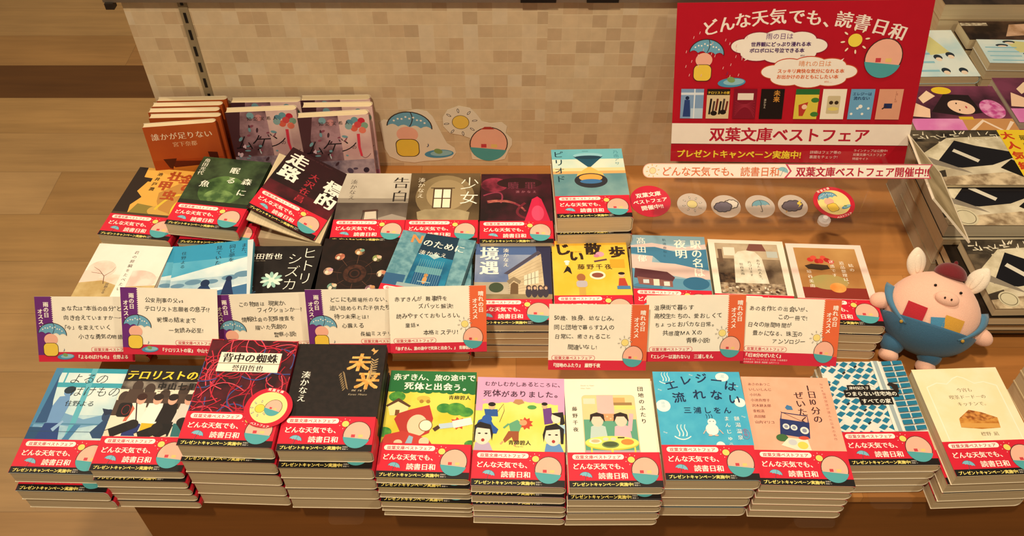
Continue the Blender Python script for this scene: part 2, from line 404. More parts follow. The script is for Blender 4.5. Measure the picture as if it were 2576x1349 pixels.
def pages(w, l, t, mat=None):
    mb = MB(); r = min(t * 0.5, 0.006); x0, x1 = -w / 2 + 0.0009, w / 2 - 0.0012; z0, z1 = 0.0007, t - 0.0007; r2 = min(r, (z1 - z0) / 2 - 1e-4)
    p = [(x0, z0)] + [(x1 - r2 + r2 * math.cos(R(a)), z0 + r2 + r2 * math.sin(R(a))) for a in range(-90, 1, 18)] + [(x1 - r2 + r2 * math.cos(R(a)), z1 - r2 + r2 * math.sin(R(a))) for a in range(0, 91, 18)] + [(x0, z1)]
    mb.extrude_y(p, -l / 2 + 0.0008, l / 2 - 0.0008, mat or PAGES); return mb
PAPER = M('#e9dcc0', 0.8)
_B = {}
def book_meshes(key, t, art, base, band=True, w=BW, l=BL, rough=0.5):
    k = (key, round(t, 4))
    if k in _B: return _B[k]
    pg = pages(w, l, t).mesh('page_block')
    mb = MB(); wrap(mb, w, t, -l / 2, l / 2, M(base, rough), rim=PAPER)
    if art: art.to(mb, -w / 2, -l / 2, t + 1e-5, low=45.3 if band else 0.0)
    cv = mb.mesh('cover'); bd = None
    if band:
        mb = MB(); wrap(mb, w, t, -l / 2 + 0.0002, -l / 2 + 0.0452, M(RED, rough), grow=0.0003, th=0.0002, rim=PAPER)
        BAND.to(mb, -w / 2, -l / 2 + 0.0002, t + 0.00031)
        bd = mb.mesh('paper_band')
    _B[k] = (pg, cv, bd); return _B[k]
GROUP = 'paperback novels of the fair'
def book(key, label, mw, t, art, base, band=True, w=BW, l=BL, name='paperback_book', cat='book', group=GROUP, rough=0.5):
    pg, cv, bd = book_meshes(key, t, art, base, band, w, l, rough)
    o = thing(name, label, cat, mw, group)
    put('page_block', pg, o); put('cover', cv, o)
    if bd: put('paper_band', bd, o)
    return o
ORD = ['top', 'second', 'third', 'fourth', 'fifth', 'sixth', 'seventh']
def stack(key, desc, x, y, h, yaw, n, art, base, shifts=None, band=True, base_z=TABLE, top_extra=None, where='', w=BW, l=BL):
    """n copies of one paperback piled on the table; h = depth of the top cover below the camera"""
    ztop = 1.45 - h; t = (ztop - base_z) / n - 0.0007
    for i in range(n):
        dx, dy, da = (shifts[i] if shifts and i < len(shifts) else (0, 0, 0))
        z = base_z + (n - 1 - i) * (t + 0.0007) + 0.0003
        if i == 0: lab = 'paperback with ' + desc + ', top of its stack' + where
        elif i == n - 1: lab = 'bottom paperback of the stack topped by ' + desc
        else: lab = ORD[i] + ' paperback down the stack topped by ' + desc
        book(key, lab, pose(x + dx, y + dy, z, yaw + da), t, art, base, band, w, l)
    return t
# ------------------------------------------------------------------ cover artwork
rn = random.Random(5)
def A(): return Art(106, 149)
def art_night():            # blue classroom window
    a = A(); a.fill('~#bcd9de,#d7e6e2,22')
    a.rect(0, 44, 106, 80, '~#8fb9cf,#bfdbe0,30'); a.poly([(0, 60), (30, 66), (60, 62), (106, 74), (106, 88), (60, 74), (30, 84), (0, 80)], '#6f9fc4')
    a.rect(0, 142, 106, 149, '#2a97ae'); a.rect(0, 120, 106, 127, '#3aa0b4'); a.rect(46, 44, 53, 149, '#5bb0c2'); a.rect(16, 127, 18, 142, '#4aa4b8')
    a.poly([(0, 149), (10, 149), (3, 60), (0, 60)], '#3f7ea8'); a.poly([(8, 140), (14, 100), (22, 70), (4, 66)], '#26507e')
    a.rect(0, 66, 106, 68, '#4f86a8'); a.rect(0, 44, 26, 62, '#1d4a72')
    a.poly([(20, 106), (32, 108), (36, 92), (33, 66), (18, 66), (16, 92)], '#6a96c6'); a.poly([(16, 68), (34, 68), (40, 44), (12, 44)], '#1f3f7c')
    a.ell(29, 113, 6, 6.5, '#6a96c6'); a.ell(29, 116, 7, 5.5, '#1c2e3c', rot=12); a.poly([(26, 60), (36, 72), (38, 70), (30, 56)], '#8fb4d8')
    a.poly([(74, 56), (84, 72), (98, 70), (100, 56), (90, 48), (80, 48)], '#24456e'); a.ell(88, 80, 7, 9, '#2c4468'); a.poly([(78, 90), (84, 80), (96, 84), (99, 92), (90, 88)], '#1d2c48')
    a.poly([(52, 66), (60, 66), (52, 44), (44, 44)], '#3f78a6'); a.rect(0, 56, 106, 56.6, '#2b4a66')
    a.text('よるの', 22, 127, 17, BLK, wt=-0.012, slant=0.18, sx=0.95); a.text('ばけもの', 30, 108, 17, BLK, wt=-0.012, slant=0.18, sx=0.9)
    a.text('住野よる', 30, 93, 9, '#22313a', mn=True, wt=-0.01); return a
def art_family():           # crowd with microphones
    a = A(); a.fill('#e6dcc4'); a.rect(0, 124, 106, 149, '#17100d'); a.rect(0, 112, 106, 124, '~#3a3230,#8f8578,60')
    for x, y, r in ((8, 100, 0), (36, 112, 8), (56, 104, -4), (78, 110, -10), (96, 104, 14), (20, 116, 4)):
        a.ell(x, y, 6.5, 9, '#43332b', rot=r); a.poly([(x - 9, y - 4), (x + 9, y - 4), (x + 12, y - 26), (x - 12, y - 26)], '#4c3a30')
    for x, s, p, hcol in ((30, '#efe8da', '#20316e', '#3a1e16'), (50, '#f2ecdf', '#e0b426', '#2a1a14'), (68, '#1c1413', '#141010', '#241a16'), (88, '#d8d2c6', '#2f6f72', '#3c2c24')):
        a.poly([(x - 9, 92), (x + 8, 92), (x + 11, 60), (x - 11, 62)], s); a.poly([(x - 10, 64), (x + 10, 63), (x + 8, 46), (x - 9, 46)], p)
        a.ell(x, 97, 5.5, 7, '#e3a58c'); a.ell(x, 101, 6, 5, hcol); a.poly([(x - 9, 90), (x - 13, 66), (x - 9, 66), (x - 4, 84)], '#c8674c' if x < 40 else s)
    a.line([(26, 92), (34, 62)], 1.4, '#2a1a16')
    for p in (((2, 47), (30, 62)), ((70, 44), (60, 58)), ((104, 46), (88, 66)), ((38, 44), (58, 54))):
        a.line([p[0], p[1]], 13, '#17110f'); a.ell(p[1][0], p[1][1], 7, 6.5, '#1f1816'); a.line([p[0], (p[0][0] * 0.85 + p[1][0] * 0.15, p[0][1] * 0.85 + p[1][1] * 0.15)], 11, '#d8cfb2')
    a.rrect(6, 72, 22, 92, 4, '#1a1413'); a.ring(16, 82, 5, 7, 0.6, '#a02a2a'); a.rrect(92, 74, 106, 90, 4, '#1a1413')
    a.text('テロリストの家', 1, 127.5, 15.2, '#f3cf3c', wt=0.012, mn=True, sx=0.97, slant=0.1); a.text('中山七里', 44, 112.5, 11, '#15100e', wt=0.025, sp=1.12)
    a.text('Nakayama Shichiri', 46, 108.5, 2.2, '#3a322a'); return a
def art_yarn():
    a = A(); a.fill('~#2a0a12,#5a0f1c,40'); q = random.Random(3)
    for i in range(95):
        x, y = q.uniform(-8, 114), q.uniform(30, 155); r = q.uniform(18, 55); t = q.uniform(0, 6.28)
        c = q.choice(['#b31a30', '#c92a40', '#9c1428', '#d84a5c', '#a81830']) if i % 9 else '#3c4a86'
        p0 = (x, y); p2 = (x + r * math.cos(t), y + r * math.sin(t)); p1 = (x + r * 0.8 * math.cos(t + 0.9), y + r * 0.8 * math.sin(t + 0.9))
        pts = [((1 - k) ** 2 * p0[0] + 2 * k * (1 - k) * p1[0] + k * k * p2[0], (1 - k) ** 2 * p0[1] + 2 * k * (1 - k) * p1[1] + k * k * p2[1]) for k in [j / 9 for j in range(10)]]
        pts = [(min(105.8, max(0.2, px)), min(148.8, max(30, py))) for px, py in pts]
        a.line(pts, 1.3 if i % 9 else 1.6, c)
    a.rect(17, 101, 90, 129.5, '#efe6d2'); a.rect(17, 112.6, 90, 114, '#a49a86')
    a.text('背中の蜘蛛', 53.5, 116, 14, '#1a1210', mn=True, wt=0.004, c=True, sx=0.95); a.text('誉田哲也', 53.5, 103.2, 9.4, '#1a1210', mn=True, wt=-0.006, c=True); return a
def art_future():
    a = A(); a.fill('~#17110f,#211815,150'); g = '~#c78a3a,#e6b566,180'
    a.text('未', 62, 112, 27, g, wt=0.035, slant=0.12); a.text('来', 74, 86, 28, g, wt=0.035, slant=0.12)
    for k in range(8):
        a.ell(96 - 0.2 * k, 126 - 3.6 * k, 3.2, 0.9, '#a88d62', rot=40 - k * 8, n=10); a.ell(92 - 0.2 * k, 126 - 3.6 * k, 3.2, 0.9, '#a88d62', rot=140 - k * 8, n=10)
        a.ell(60 + 0.9 * k, 106 - 3 * k, 3, 0.8, '#8a7350', rot=120, n=10); a.ell(56 + 1.0 * k, 104 - 3 * k, 3, 0.8, '#8a7350', rot=60, n=10)
    a.poly([(88, 140), (92, 137), (91, 133), (95, 137), (97, 141), (93, 140), (91, 144)], '#c79a5a')
    a.text('湊かなえ', 16, 108, 11, WH, v=True, mn=True, wt=-0.008, sp=1.0)
    a.text('mi ra i', 72, 80, 5, '#d8c8a8', slant=0.2); a.text('Kanae Minato', 69, 74.5, 3.6, '#b8a88a', slant=0.2); return a
def art_hood():             # yellow meadow, red hood
    a = A(); a.fill('~#d6c432,#e6d85a,28'); a.rect(0, 119, 106, 149, '#1d6b35')
    for k in range(12): a.ell(4 + 9 * k, 119, 5.5, 2 + (k % 3), '#1d6b35', n=12)
    a.text('赤ずきん、旅の途中で', 4, 135.5, 10.3, WH, wt=0.02, jit=0.6, sx=0.98); a.text('死体と出会う。', 19, 121.5, 11.5, WH, wt=0.03, jit=0.5, sp=1.03)
    a.text('青柳碧人', 74, 108, 6.6, '#2a2416', mn=True, sp=1.02)
    for x, y, r in ((70, 95, 9), (84, 94, 12), (96, 90, 9), (12, 110, 10), (2, 60, 9), (104, 46, 7)): a.ell(x, y, r, r * 0.75, '~#2f7d33,#5aa03a,90')
    a.poly([(2, 98), (14, 106), (28, 98), (25, 83), (6, 83)], '#efe0a0'); a.poly([(0, 97), (14, 108), (30, 97), (28, 95), (14, 103), (2, 95)], '#5a3a22'); a.rect(12, 83, 17, 91, '#7a4a24')
    a.poly([(12, 78), (16, 86), (30, 92), (52, 99), (58, 80), (55, 60), (40, 52), (22, 58)], '#b7352c'); a.ell(40, 70, 12, 15, '#f0c9a4')
    a.poly([(0, 44), (4, 56), (24, 62), (44, 56), (56, 50), (60, 44)], '#c03a30'); a.ell(50, 70, 8.2, 8.2, '#8a6a3a'); a.ell(50, 70, 7.2, 7.2, '#f4e6cc')
    a.poly([(28, 44), (32, 56), (37, 54), (36, 44)], '#8fb4c4'); a.ell(20, 46, 5, 4, '#f0c9a4'); a.ell(50, 48, 6, 6, '#f0c9a4')
    q = random.Random(2)
    st = [(88 + (11 if i % 2 else 7) * math.cos(R(i * 20)), 74 + (11 if i % 2 else 7) * 0.8 * math.sin(R(i * 20))) for i in range(18)]
    a.poly(st, '#c4452a'); a.line([(66, 69), (84, 72)], 7, '#b8cddc'); a.line([(82, 72), (104, 78)], 10, '#f2ede0'); a.line([(60, 64), (66, 69)], 5, '#4a3020')
    a.ell(44, 108, 8, 4, '#d8b24a'); a.ell(42, 104, 2.5, 2.5, '#a8792e'); a.ell(50, 104, 2.5, 2.5, '#a8792e'); return a
def art_tale():             # pink sky, yellow ground, folk-tale figures
    a = A(); a.fill('~#e8d75a,#f0e27a,24'); a.rect(0, 116, 106, 149, '#dba0c6')
    for k in range(11): a.ell(5 + 10 * k, 117 - abs(k - 5) * 1.0, 7, 3.2, '#dba0c6', n=12)
    a.rect(0, 100, 8, 117, '#dba0c6'); a.rect(98, 96, 106, 117, '#dba0c6')
    a.text('むかしむかしあるところに、', 9, 136.5, 7.4, '#3a1f36', wt=0.012, jit=0.6); a.text('死体がありました。', 8, 121, 10.4, '#3a1f36', wt=0.014, jit=0.5, sp=1.03)
    a.poly([(44, 112), (47, 117), (55, 117), (58, 112), (51, 109)], '#b8875a'); a.ell(67, 106, 5.5, 3, '#4f9a50')
    st = [(60 + (9 if i % 2 else 6) * math.cos(R(i * 20)), 83 + (9 if i % 2 else 6) * math.sin(R(i * 20))) for i in range(18)]; a.poly(st, '#c4452a')
    a.poly([(40, 82), (50, 88), (56, 82), (52, 70), (42, 72)], '#5fa27c'); a.poly([(40, 72), (52, 72), (52, 58), (46, 58), (44, 64), (36, 56), (34, 60)], '#9a4f2c'); a.ell(57, 84, 4.5, 4, '#d8a070'); a.line([(34, 58), (31, 54)], 2, '#d8a070'); a.line([(50, 58), (47, 52)], 2, '#d8a070'); a.line([(40, 82), (34, 76)], 2.4, '#5fa27c')
    a.poly([(10, 102), (26, 102), (27, 92), (12, 92)], '#27559a'); a.ell(19, 106, 4, 4.5, '#e0b088'); a.ell(19, 109, 4.5, 3, '#1c1414'); a.line([(26, 98), (33, 110), (34, 100), (29, 84)], 0.6, '#6a4a2a')
    a.poly([(0, 74), (4, 86), (16, 92), (22, 80), (28, 74), (26, 68), (2, 68)], '#1f4f9e'); a.ell(14, 88, 6, 6, '#2558a8')
    a.poly([(80, 104), (90, 106), (92, 84), (82, 82)], '#6a3a86'); a.ell(82, 108, 3.4, 4, '#e0b088'); a.ell(82, 111, 3.6, 2.4, '#1c1414')
    a.ell(96, 92, 6, 8, '#f2d8c0'); a.poly([(90, 98), (104, 100), (106, 84), (100, 80), (101, 92), (92, 96)], '#1c1414'); a.poly([(90, 82), (106, 82), (106, 70), (88, 70)], '#a8cbd8')
    for x, k, kim in ((10, 1, '#b9a7c2'), (92, -1, '#5f8fc8')):
        a.poly([(x - 10, 44), (x - 8, 56), (x + 8, 56), (x + 13, 44)], kim); a.ell(x, 66, 10, 13, '#f4d9c2')
        a.poly([(x - 12 * k, 56), (x - 13 * k, 76), (x - 4 * k, 84), (x + 9 * k, 80), (x + 12 * k, 68), (x + 11 * k, 58), (x + 8 * k, 74), (x - 8 * k, 76), (x - 9 * k, 56)], '#1a1314')
        a.ell(x - 4, 68, 1.8, 1.0, '#1a1314', n=10); a.ell(x + 4, 68, 1.8, 1.0, '#1a1314', n=10); a.ell(x + 0.5, 59, 2, 2.2, '#a8302c', n=12)
    a.text('青柳碧人', 40, 54, 6.6, '#2a2416', mn=True); a.text('Aoyagi Aito', 48, 50.8, 1.8, '#4a4030'); return a
def art_table():            # cream cover, two friends at a yellow table
    a = A(); a.fill('#f4ead0'); a.rrect(20, 38, 84, 125, 5, '#cdbf9a'); a.rrect(20.5, 38, 83.5, 124.5, 5, '#d8cc92')
    a.rect(38, 96, 58, 124.5, '#eeb7b0'); a.rect(58, 110, 80, 114, '#9a7a4a'); a.rect(59, 104, 83, 110, '#f0d878'); a.rect(22, 112, 36, 120, '#cfd6bc'); a.rect(58, 114, 72, 121, '#d8a868')
    a.rect(21, 44, 83, 90, '#5c9f82'); a.rect(34, 88, 72, 98, '#e69a6a')
    for k in range(9): a.ell(37 + 4 * k, 91 + 3 * (k % 2), 1.2, 1.2, '#f2c49a', n=8)
    for x, c in ((37, '#bcd0c8'), (65, '#e8b4bc')):
        a.poly([(x - 10, 62), (x - 8, 80), (x, 84), (x + 9, 80), (x + 11, 62)], c); a.ell(x, 88, 7, 8, '#f4cdb4'); a.poly([(x - 9, 86), (x - 8, 97), (x, 100), (x + 8, 97), (x + 9, 86), (x + 6.5, 90), (x + 4, 94), (x - 5, 94), (x - 6.5, 90)], '#2a1a14')
    a.line([(74, 74), (78, 98)], 5, '#e8b4bc')
    a.rect(20.5, 38, 83.5, 48, '#b9a8b0'); a.ell(52, 57, 31, 9, '#d8c440'); a.ell(52, 58.5, 31, 8.6, '#f2e26a'); a.rect(50.5, 38, 53, 50, '#e8d85a'); a.rect(27, 42, 29, 52, '#e8d85a'); a.rect(77, 42, 79, 52, '#e8d85a')
    a.ell(50, 55.5, 10, 4.6, '#6f8a52'); a.ell(50, 56, 8.4, 3.4, '#4a5a34'); a.ell(70, 59, 7.5, 4, '#cf8a3a'); a.ell(33, 60, 7.5, 3.6, '#efe6c8'); a.ell(33, 60.4, 5, 2.2, '#c9b48a'); a.ell(45, 63, 3.4, 2.2, '#cfd6c0'); a.ell(54, 63, 3.4, 2.2, '#d8d2b8'); a.rect(59, 64, 67, 65.6, '#3a2620')
    a.text('団地のふたり', 92, 137, 7.2, '#2a2420', v=True, mn=True, wt=-0.008, sp=1.28); a.text('藤野千夜', 11, 108, 6.4, '#2a2420', v=True, mn=True, wt=-0.008, sp=1.5)
    a.text('Danchi no Futari', 20, 138, 2.2, '#9a8e78'); a.text('Chiya Fujino', 20, 134, 2.2, '#9a8e78'); return a
def steam(a, x, y, s, c):
    a.curve((x - 10 * s, y + 1 * s), (x, y - 8 * s), (x + 10 * s, y + 1 * s), 1.6 * s, c, w2=1.2 * s)
    for d in (-4.5, 0, 4.5): a.line([(x + d * s + 1.2 * s * math.sin(k * 0.9), y + 1 * s + k * 2.4 * s) for k in range(8)], 1.5 * s, c, w2=0.7 * s)
def art_spring():           # blue, white steam marks
    a = A(); a.fill('~#3fa9cd,#4ab2d2,60'); d = '#12284e'; w = '#eef2ea'
    steam(a, 15, 134, 0.78, w); steam(a, 26, 56, 0.95, w)
    for x, y, r in ((84, 146, 8), (8, 99, 8.5), (104, 104, 6.5), (68, 45, 5)): a.ell(x if x + r < 106 else 106 - r, y if y + r < 149 else 149 - r, r, r * 0.8 if y > 140 else r, w)
    a.text('饅頭', 8, 105, 4.6, '#8fc4d8', v=True); a.text('湯', 84, 140, 6, '#8fc4d8', c=True)
    for x, y in ((44, 144), (97, 128), (4, 122), (98, 84), (4, 62)): a.text('Elegy', x, y, 2.2, w, rot=-15)
    for ch, x, y, r in (('エ', 15, 121, 16), ('レ', 33, 129, 14), ('ジ', 51, 133, 4), ('ー', 68, 131, -6), ('は', 83, 124, -14), ('流', 21, 104, 8), ('れ', 45, 109, 4), ('な', 65, 109, -2), ('い', 85, 104, -10)): a.text(ch, x, y, 15.5, d, wt=0.014, rot=r)
    a.text('三浦しをん', 31, 89, 9.6, d, wt=0.01, sp=1.22)
    a.ell(61, 66, 7.5, 8, w); a.ell(62, 76, 5, 5, w)
    for k in (-3, 0, 3): a.line([(60 + k, 81), (60.5 + k, 84), (59.5 + k, 87)], 0.6, d)
    a.ell(60, 77, 0.6, 0.6, d, n=8); a.ell(64, 77, 0.6, 0.6, d, n=8); a.line([(54, 66), (50, 60)], 1.1, '#d8b8a8'); a.line([(69, 66), (73, 60)], 1.1, '#d8b8a8'); a.ell(58, 58, 2.4, 1.2, '#d8b8a8'); a.ell(65, 58, 2.4, 1.2, '#d8b8a8')
    a.text('餅湯温泉', 92, 84, 6.6, w, v=True, mn=True, wt=-0.01, sp=1.3); a.text('まんじゅう', 80, 84, 6.6, w, v=True, mn=True, wt=-0.01, sp=1.35); a.ring(99, 60, 4.5, 7, 0.5, '#b0709a'); a.text('名物', 99, 66, 5, '#b0709a', v=True); return a
def art_radio():            # salmon, radio
    a = A(); a.fill('~#eeaa8c,#f2b093,60'); d = '#3a2226'
    a.text('1日', 82, 139, 11.5, d, v=True, mn=True, wt=-0.004, sp=0.95); a.text('10', 75.5, 109, 11, d, mn=True, wt=-0.004); a.text('分の', 82, 106, 11.5, d, v=True, mn=True, wt=-0.004, sp=1.05); a.text('ぜいたく', 66, 128, 12, d, v=True, mn=True, wt=-0.004, sp=1.0)
    a.text('NHK国際放送が選んだ日本の名作', 97, 141, 4.0, '#7a4a42', v=True, sp=1.32, wt=-0.01)
    for k, s in enumerate(('あさのあつこ', 'いしいしんじ', '小川糸', '小池真理子', '沢木耕太郎', '重松清', '髙田郁', '山内マリコ')): a.text(s, 7, 136 - 7.8 * k, 4.6, '#5a322e', mn=True, wt=-0.014)
    c, q = math.cos(R(-9)), math.sin(R(-9)); f = lambda u, v: (52 + u * c - v * q, 74 + u * q + v * c)
    a.line([f(-16, 10), f(-15, 21), f(15, 21), f(16, 10)], 1.2, '#22305e'); a.poly([f(-17, 12), f(17, 12), f(17, -10), f(-17, -10)], '#25346a'); a.line([f(-16, 22), f(10, 12)], 0.5, '#4a3a3a')
    for u, v, r in ((-10, 2, 4), (-1, 2, 4), (11, 0, 5)): a.ell(*f(u, v), r, r, '#e8e2da'); a.ell(*f(u, v), r * 0.55, r * 0.55, '#8a92a8')
    a.poly([(66, 113), (70, 118), (74, 114), (72, 109), (64, 108), (60, 112)], '#3f78a8') if False else a.poly([(46, 104), (49, 108), (54, 106), (55, 101), (48, 101)], '#3f78a8')
    a.ell(35, 62, 7, 5, '#3f6a3c'); a.poly([(32, 52), (42, 62), (64, 60), (66, 44), (48, 46)], '#e6e2c8'); a.ell(57, 52, 6, 5, '#e8d25a'); a.ell(46, 56, 5, 4, '#c8ccd0'); a.ell(60, 62, 6, 2.5, '#d0503c'); return a
def art_roofs():            # town of blue roofs
    a = A(); a.fill('#dfe0d6'); q = random.Random(7); bl = '#1f7799'
    for j in range(12):
        for i in range(6):
            x, y = -3 + i * 11.6 + (j % 2) * 5.0, 42 + j * 9.2
            if x > 62 or (i + j * 2) % 13 == 5: continue
            k = q.uniform(0.9, 1.15); a.poly([(x, y), (x + 6.2 * k, y + 5.0), (x + 11.4 * k, y + 2.2), (x + 5.2 * k, y - 3.6)], bl)
            if q.random() < 0.55: a.poly([(x, y), (x + 5.2 * k, y - 3.6), (x + 5.0 * k, y - 6.0), (x - 0.4, y - 2.4)], '#f2f0e4')
            if q.random() < 0.4: a.line([(x + 6 * k, y - 3), (x + 11 * k, y + 1.4)], 0.7, '#6a7478')
            if q.random() < 0.2: a.poly([(x + 5, y - 3.6), (x + 9, y - 0.5), (x + 10, y - 2.4), (x + 6.5, y - 5.2)], '#2a2824')
    a.poly([(66, 149), (76, 149), (78, 44), (66, 44)], '#eceade'); a.poly([(69, 149), (74, 149), (75, 44), (70, 44)], '#9fb0b4')
    for j in range(12):
        y = 46 + j * 8.7; a.poly([(79, y), (91, y + 1), (91, y + 7), (79, y + 6)], bl); a.poly([(93, y + 1), (105, y + 2.5), (105, y + 8), (93, y + 7)], bl)
        a.line([(79, y - 0.8), (105, y + 1.4)], 0.6, '#2e3a3e')
    a.poly([(76, 112), (80, 116), (89, 112), (88, 100), (84, 102), (80, 110)], '#2a201c')
    a.rect(26, 104, 54, 112, '#191512'); a.rect(20, 94, 86, 104.5, '#191512'); a.rect(36, 83, 76, 94.5, '#191512')
    a.text('津村記久子', 40, 105.6, 5, WH, c=True, mn=True); a.text('つまらない住宅地の', 53, 96.2, 7, WH, c=True, wt=0.02); a.text('すべての家', 56, 85.4, 7.2, WH, c=True, wt=0.02); return a
def art_pie():
    a = A(); a.fill('~#f3e2b4,#f6e8c2,40')
    for x in (10, 96): a.line([(x, 44), (x, 122)], 1.4, '#f9f0d6')
    a.line([(10, 122), (24, 128), (36, 126), (46, 134), (53, 137), (60, 134), (70, 126), (82, 128), (96, 122)], 1.4, '#f9f0d6')
    a.text('今宵も', 54, 114, 6.4, '#6e5c3e', c=True, mn=True, wt=-0.02); a.text('喫茶ドードーの', 54, 104, 6.4, '#6e5c3e', c=True, mn=True, wt=-0.02); a.text('キッチンで。', 57, 94, 6.4, '#6e5c3e', c=True, mn=True, wt=-0.02)
    a.poly([(30, 64), (32, 76), (48, 88), (62, 84), (78, 76), (76, 62), (54, 61)], '~#b8742c,#d89a48,140'); a.poly([(33, 77), (48, 88), (62, 84), (78, 76), (60, 72)], '~#8f4f20,#d8954a,200'); a.poly([(30, 64), (32, 70), (76, 68), (76, 62)], '#d9a050')
    a.text('標野 凪', 60, 52, 6, '#6e5c3e', c=True, mn=True, wt=-0.02); return a
# ---- middle row
def art_cherry():
    a = A(); a.fill('~#ece4d6,#f4ece0,18'); a.rect(0, 40, 106, 92, '~#ecc9b4,#efe2d2,38'); a.ell(22, 100, 20, 17, '~#efc8b8,#f6dccc,60'); a.ell(8, 84, 16, 14, '#f0d0c0'); a.ell(78, 84, 26, 18, '~#ecc2b4,#f4dccf,60')
    a.poly([(0, 40), (0, 74), (30, 80), (60, 70), (106, 76), (106, 40)], '~#b79a5e,#cdb57e,40')
    a.line([(34, 74), (30, 88), (20, 98), (10, 104)], 1.2, '#6a4a38', w2=0.4); a.line([(30, 88), (38, 98), (40, 106)], 0.8, '#6a4a38', w2=0.3); a.line([(26, 92), (10, 94)], 0.6, '#6a4a38')
    a.rect(52, 48, 66, 142, '#f2ebdf'); a.text('君の膵臓をたべたい', 59, 138, 6.6, '#4a4038', v=True, mn=True, wt=-0.012, sp=1.3); a.text('住野よる', 40, 76, 5, '#6a5a4c', v=True, mn=True); return a
def art_sea():
    a = A(); a.fill('~#3c9cc0,#5fb0cc,14'); a.rect(0, 118, 106, 149, '#2f93bb'); a.poly([(0, 90), (106, 118), (106, 84), (0, 78)], '~#bcd6dc,#e4ebe8,20'); a.rect(0, 62, 106, 84, '~#8fb6c8,#cfdde0,26')
    a.rect(0, 40, 106, 64, '#e6ecec'); a.poly([(0, 54), (60, 58), (106, 66), (106, 40), (0, 40)], '#3a6c98')
    for x, y, r in ((10, 74, 5), (30, 78, 6), (78, 80, 6), (96, 84, 7), (54, 76, 5)): a.ell(x, y, r * 1.8, r * 0.8, '#5f88a4')
    a.poly([(30, 40), (34, 62), (42, 72), (50, 70), (56, 58), (62, 60), (64, 40)], '#15325e'); a.ell(46, 74, 6, 6.5, '#13294e'); a.poly([(66, 40), (70, 62), (74, 78), (80, 76), (82, 60), (86, 40)], '#152c56'); a.ell(77, 78, 4.2, 5, '#13264a')
    a.poly([(98, 149), (106, 149), (106, 40), (102, 40)], '#c8d4d6')
    a.text('また、', 94, 143, 8, '#1c2f40', v=True, mn=True, wt=-0.012); a.text('同じ夢を', 78, 143, 8.6, '#1c2f40', v=True, mn=True, wt=-0.012, sp=1.0); a.text('見ていた', 60, 143, 8.6, '#1c2f40', v=True, mn=True, wt=-0.012, sp=1.12); a.text('住野よる', 13, 138, 7, '#1f4a5c', v=True, mn=True, wt=-0.014, sp=1.2); return a
def flower(a, x, y, s, c1, c2, n=9):
    for k in range(n): a.ell(x + s * 0.62 * math.cos(R(360 / n * k)), y + s * 0.62 * math.sin(R(360 / n * k)), s * 0.42, s * 0.18, c1 if k % 2 else c2, rot=360 / n * k, n=10)
    a.ell(x, y, s * 0.3, s * 0.3, c2, n=10)
def art_black_flower():
    a = A(); a.fill('~#120d0d,#1c1716,60'); flower(a, 44, 84, 15, '#8fbcae', '#cfe6d6', 11); flower(a, 12, 72, 9, '#3c5a78', '#7f9cb8'); flower(a, 20, 58, 8, '#34506c', '#6f8cac')
    a.text('誉田哲也', 2, 124, 12.5, WH, mn=True, wt=-0.006); a.text('Tetsuya Honda', 12, 119.5, 2.6, '#a89c88')
    a.text('ヒトリ', 89, 146, 24, WH, v=True, wt=-0.012, sp=1.0, sx=0.9); a.text('シズカ', 70, 135, 24, WH, v=True, wt=-0.012, sp=1.0, sx=0.9); return a
def art_wheel():
    a = A(); a.fill('~#140b09,#1e100d,70'); a.ring(54, 84, 16, 17, 7, '~#2c1712,#4a2a1e,180'); a.ring(54, 84, 7, 7.4, 2, '#3c2018'); a.ring(54, 84, 24, 26, 1, '#2f1a14')
    cs = ['#b98a5a', '#c47a5e', '#d8b49a', '#6f9a8a', '#a8604a', '#b890a0', '#d8c0a0', '#8a9a5a']
    for k in range(8):
        t = R(90 + 45 * k); x, y = 54 + 37 * math.cos(t), 86 + 40 * math.sin(t); a.line([(54 + 18 * math.cos(t), 84 + 19 * math.sin(t)), (x, y)], 0.8, '#5a3a2c')
        a.ell(x, y, 7, 6.5, '~%s,#3a2420,120' % cs[k], rot=k * 40); a.ell(x + 3, y + 3, 3.2, 3, cs[(k + 3) % 8]); a.ell(x - 2, y - 2, 2.4, 3.4, '#e6cdb4', n=12); a.ell(x, y + 5, 1.6, 1.6, '#c89a7a', n=8)
    return a
def art_teal_door():
    a = A(); a.fill('~#4f8494,#77a6b0,90'); a.poly([(34, 149), (82, 149), (86, 40), (30, 40)], '#123248'); a.poly([(33, 110), (84, 106), (85, 40), (30, 40)], '~#0d5a80,#1d7fa4,30'); a.rect(0, 40, 28, 66, '#2d5c84'); a.rect(38, 74, 74, 86, '#5a94a0'); a.rect(38, 40, 76, 74, '#16507e')
    for k in range(12): a.line([(40 + 3 * k, 100), (40 + 3 * k, 44)], 0.4, '#7fb0bc')
    a.ell(55, 62, 3, 7, '#c9955a'); a.ell(55, 71, 2.8, 3, '#b8844c'); a.rect(46, 58, 64, 59.4, '#9fc0c4'); a.poly([(48, 108), (58, 102), (66, 108), (58, 113)], '#a8c4c4'); a.rect(20, 40, 80, 52, '#8fa8ac')
    a.text('N', 16, 128, 22, '#d98a4e', mn=True, wt=0.01); a.text('のために', 34, 126, 15, WH, mn=True, wt=-0.004, sp=1.02, rot=-4); a.text('湊かなえ', 34, 108, 9.5, WH, mn=True, wt=-0.012, sp=1.06); return a
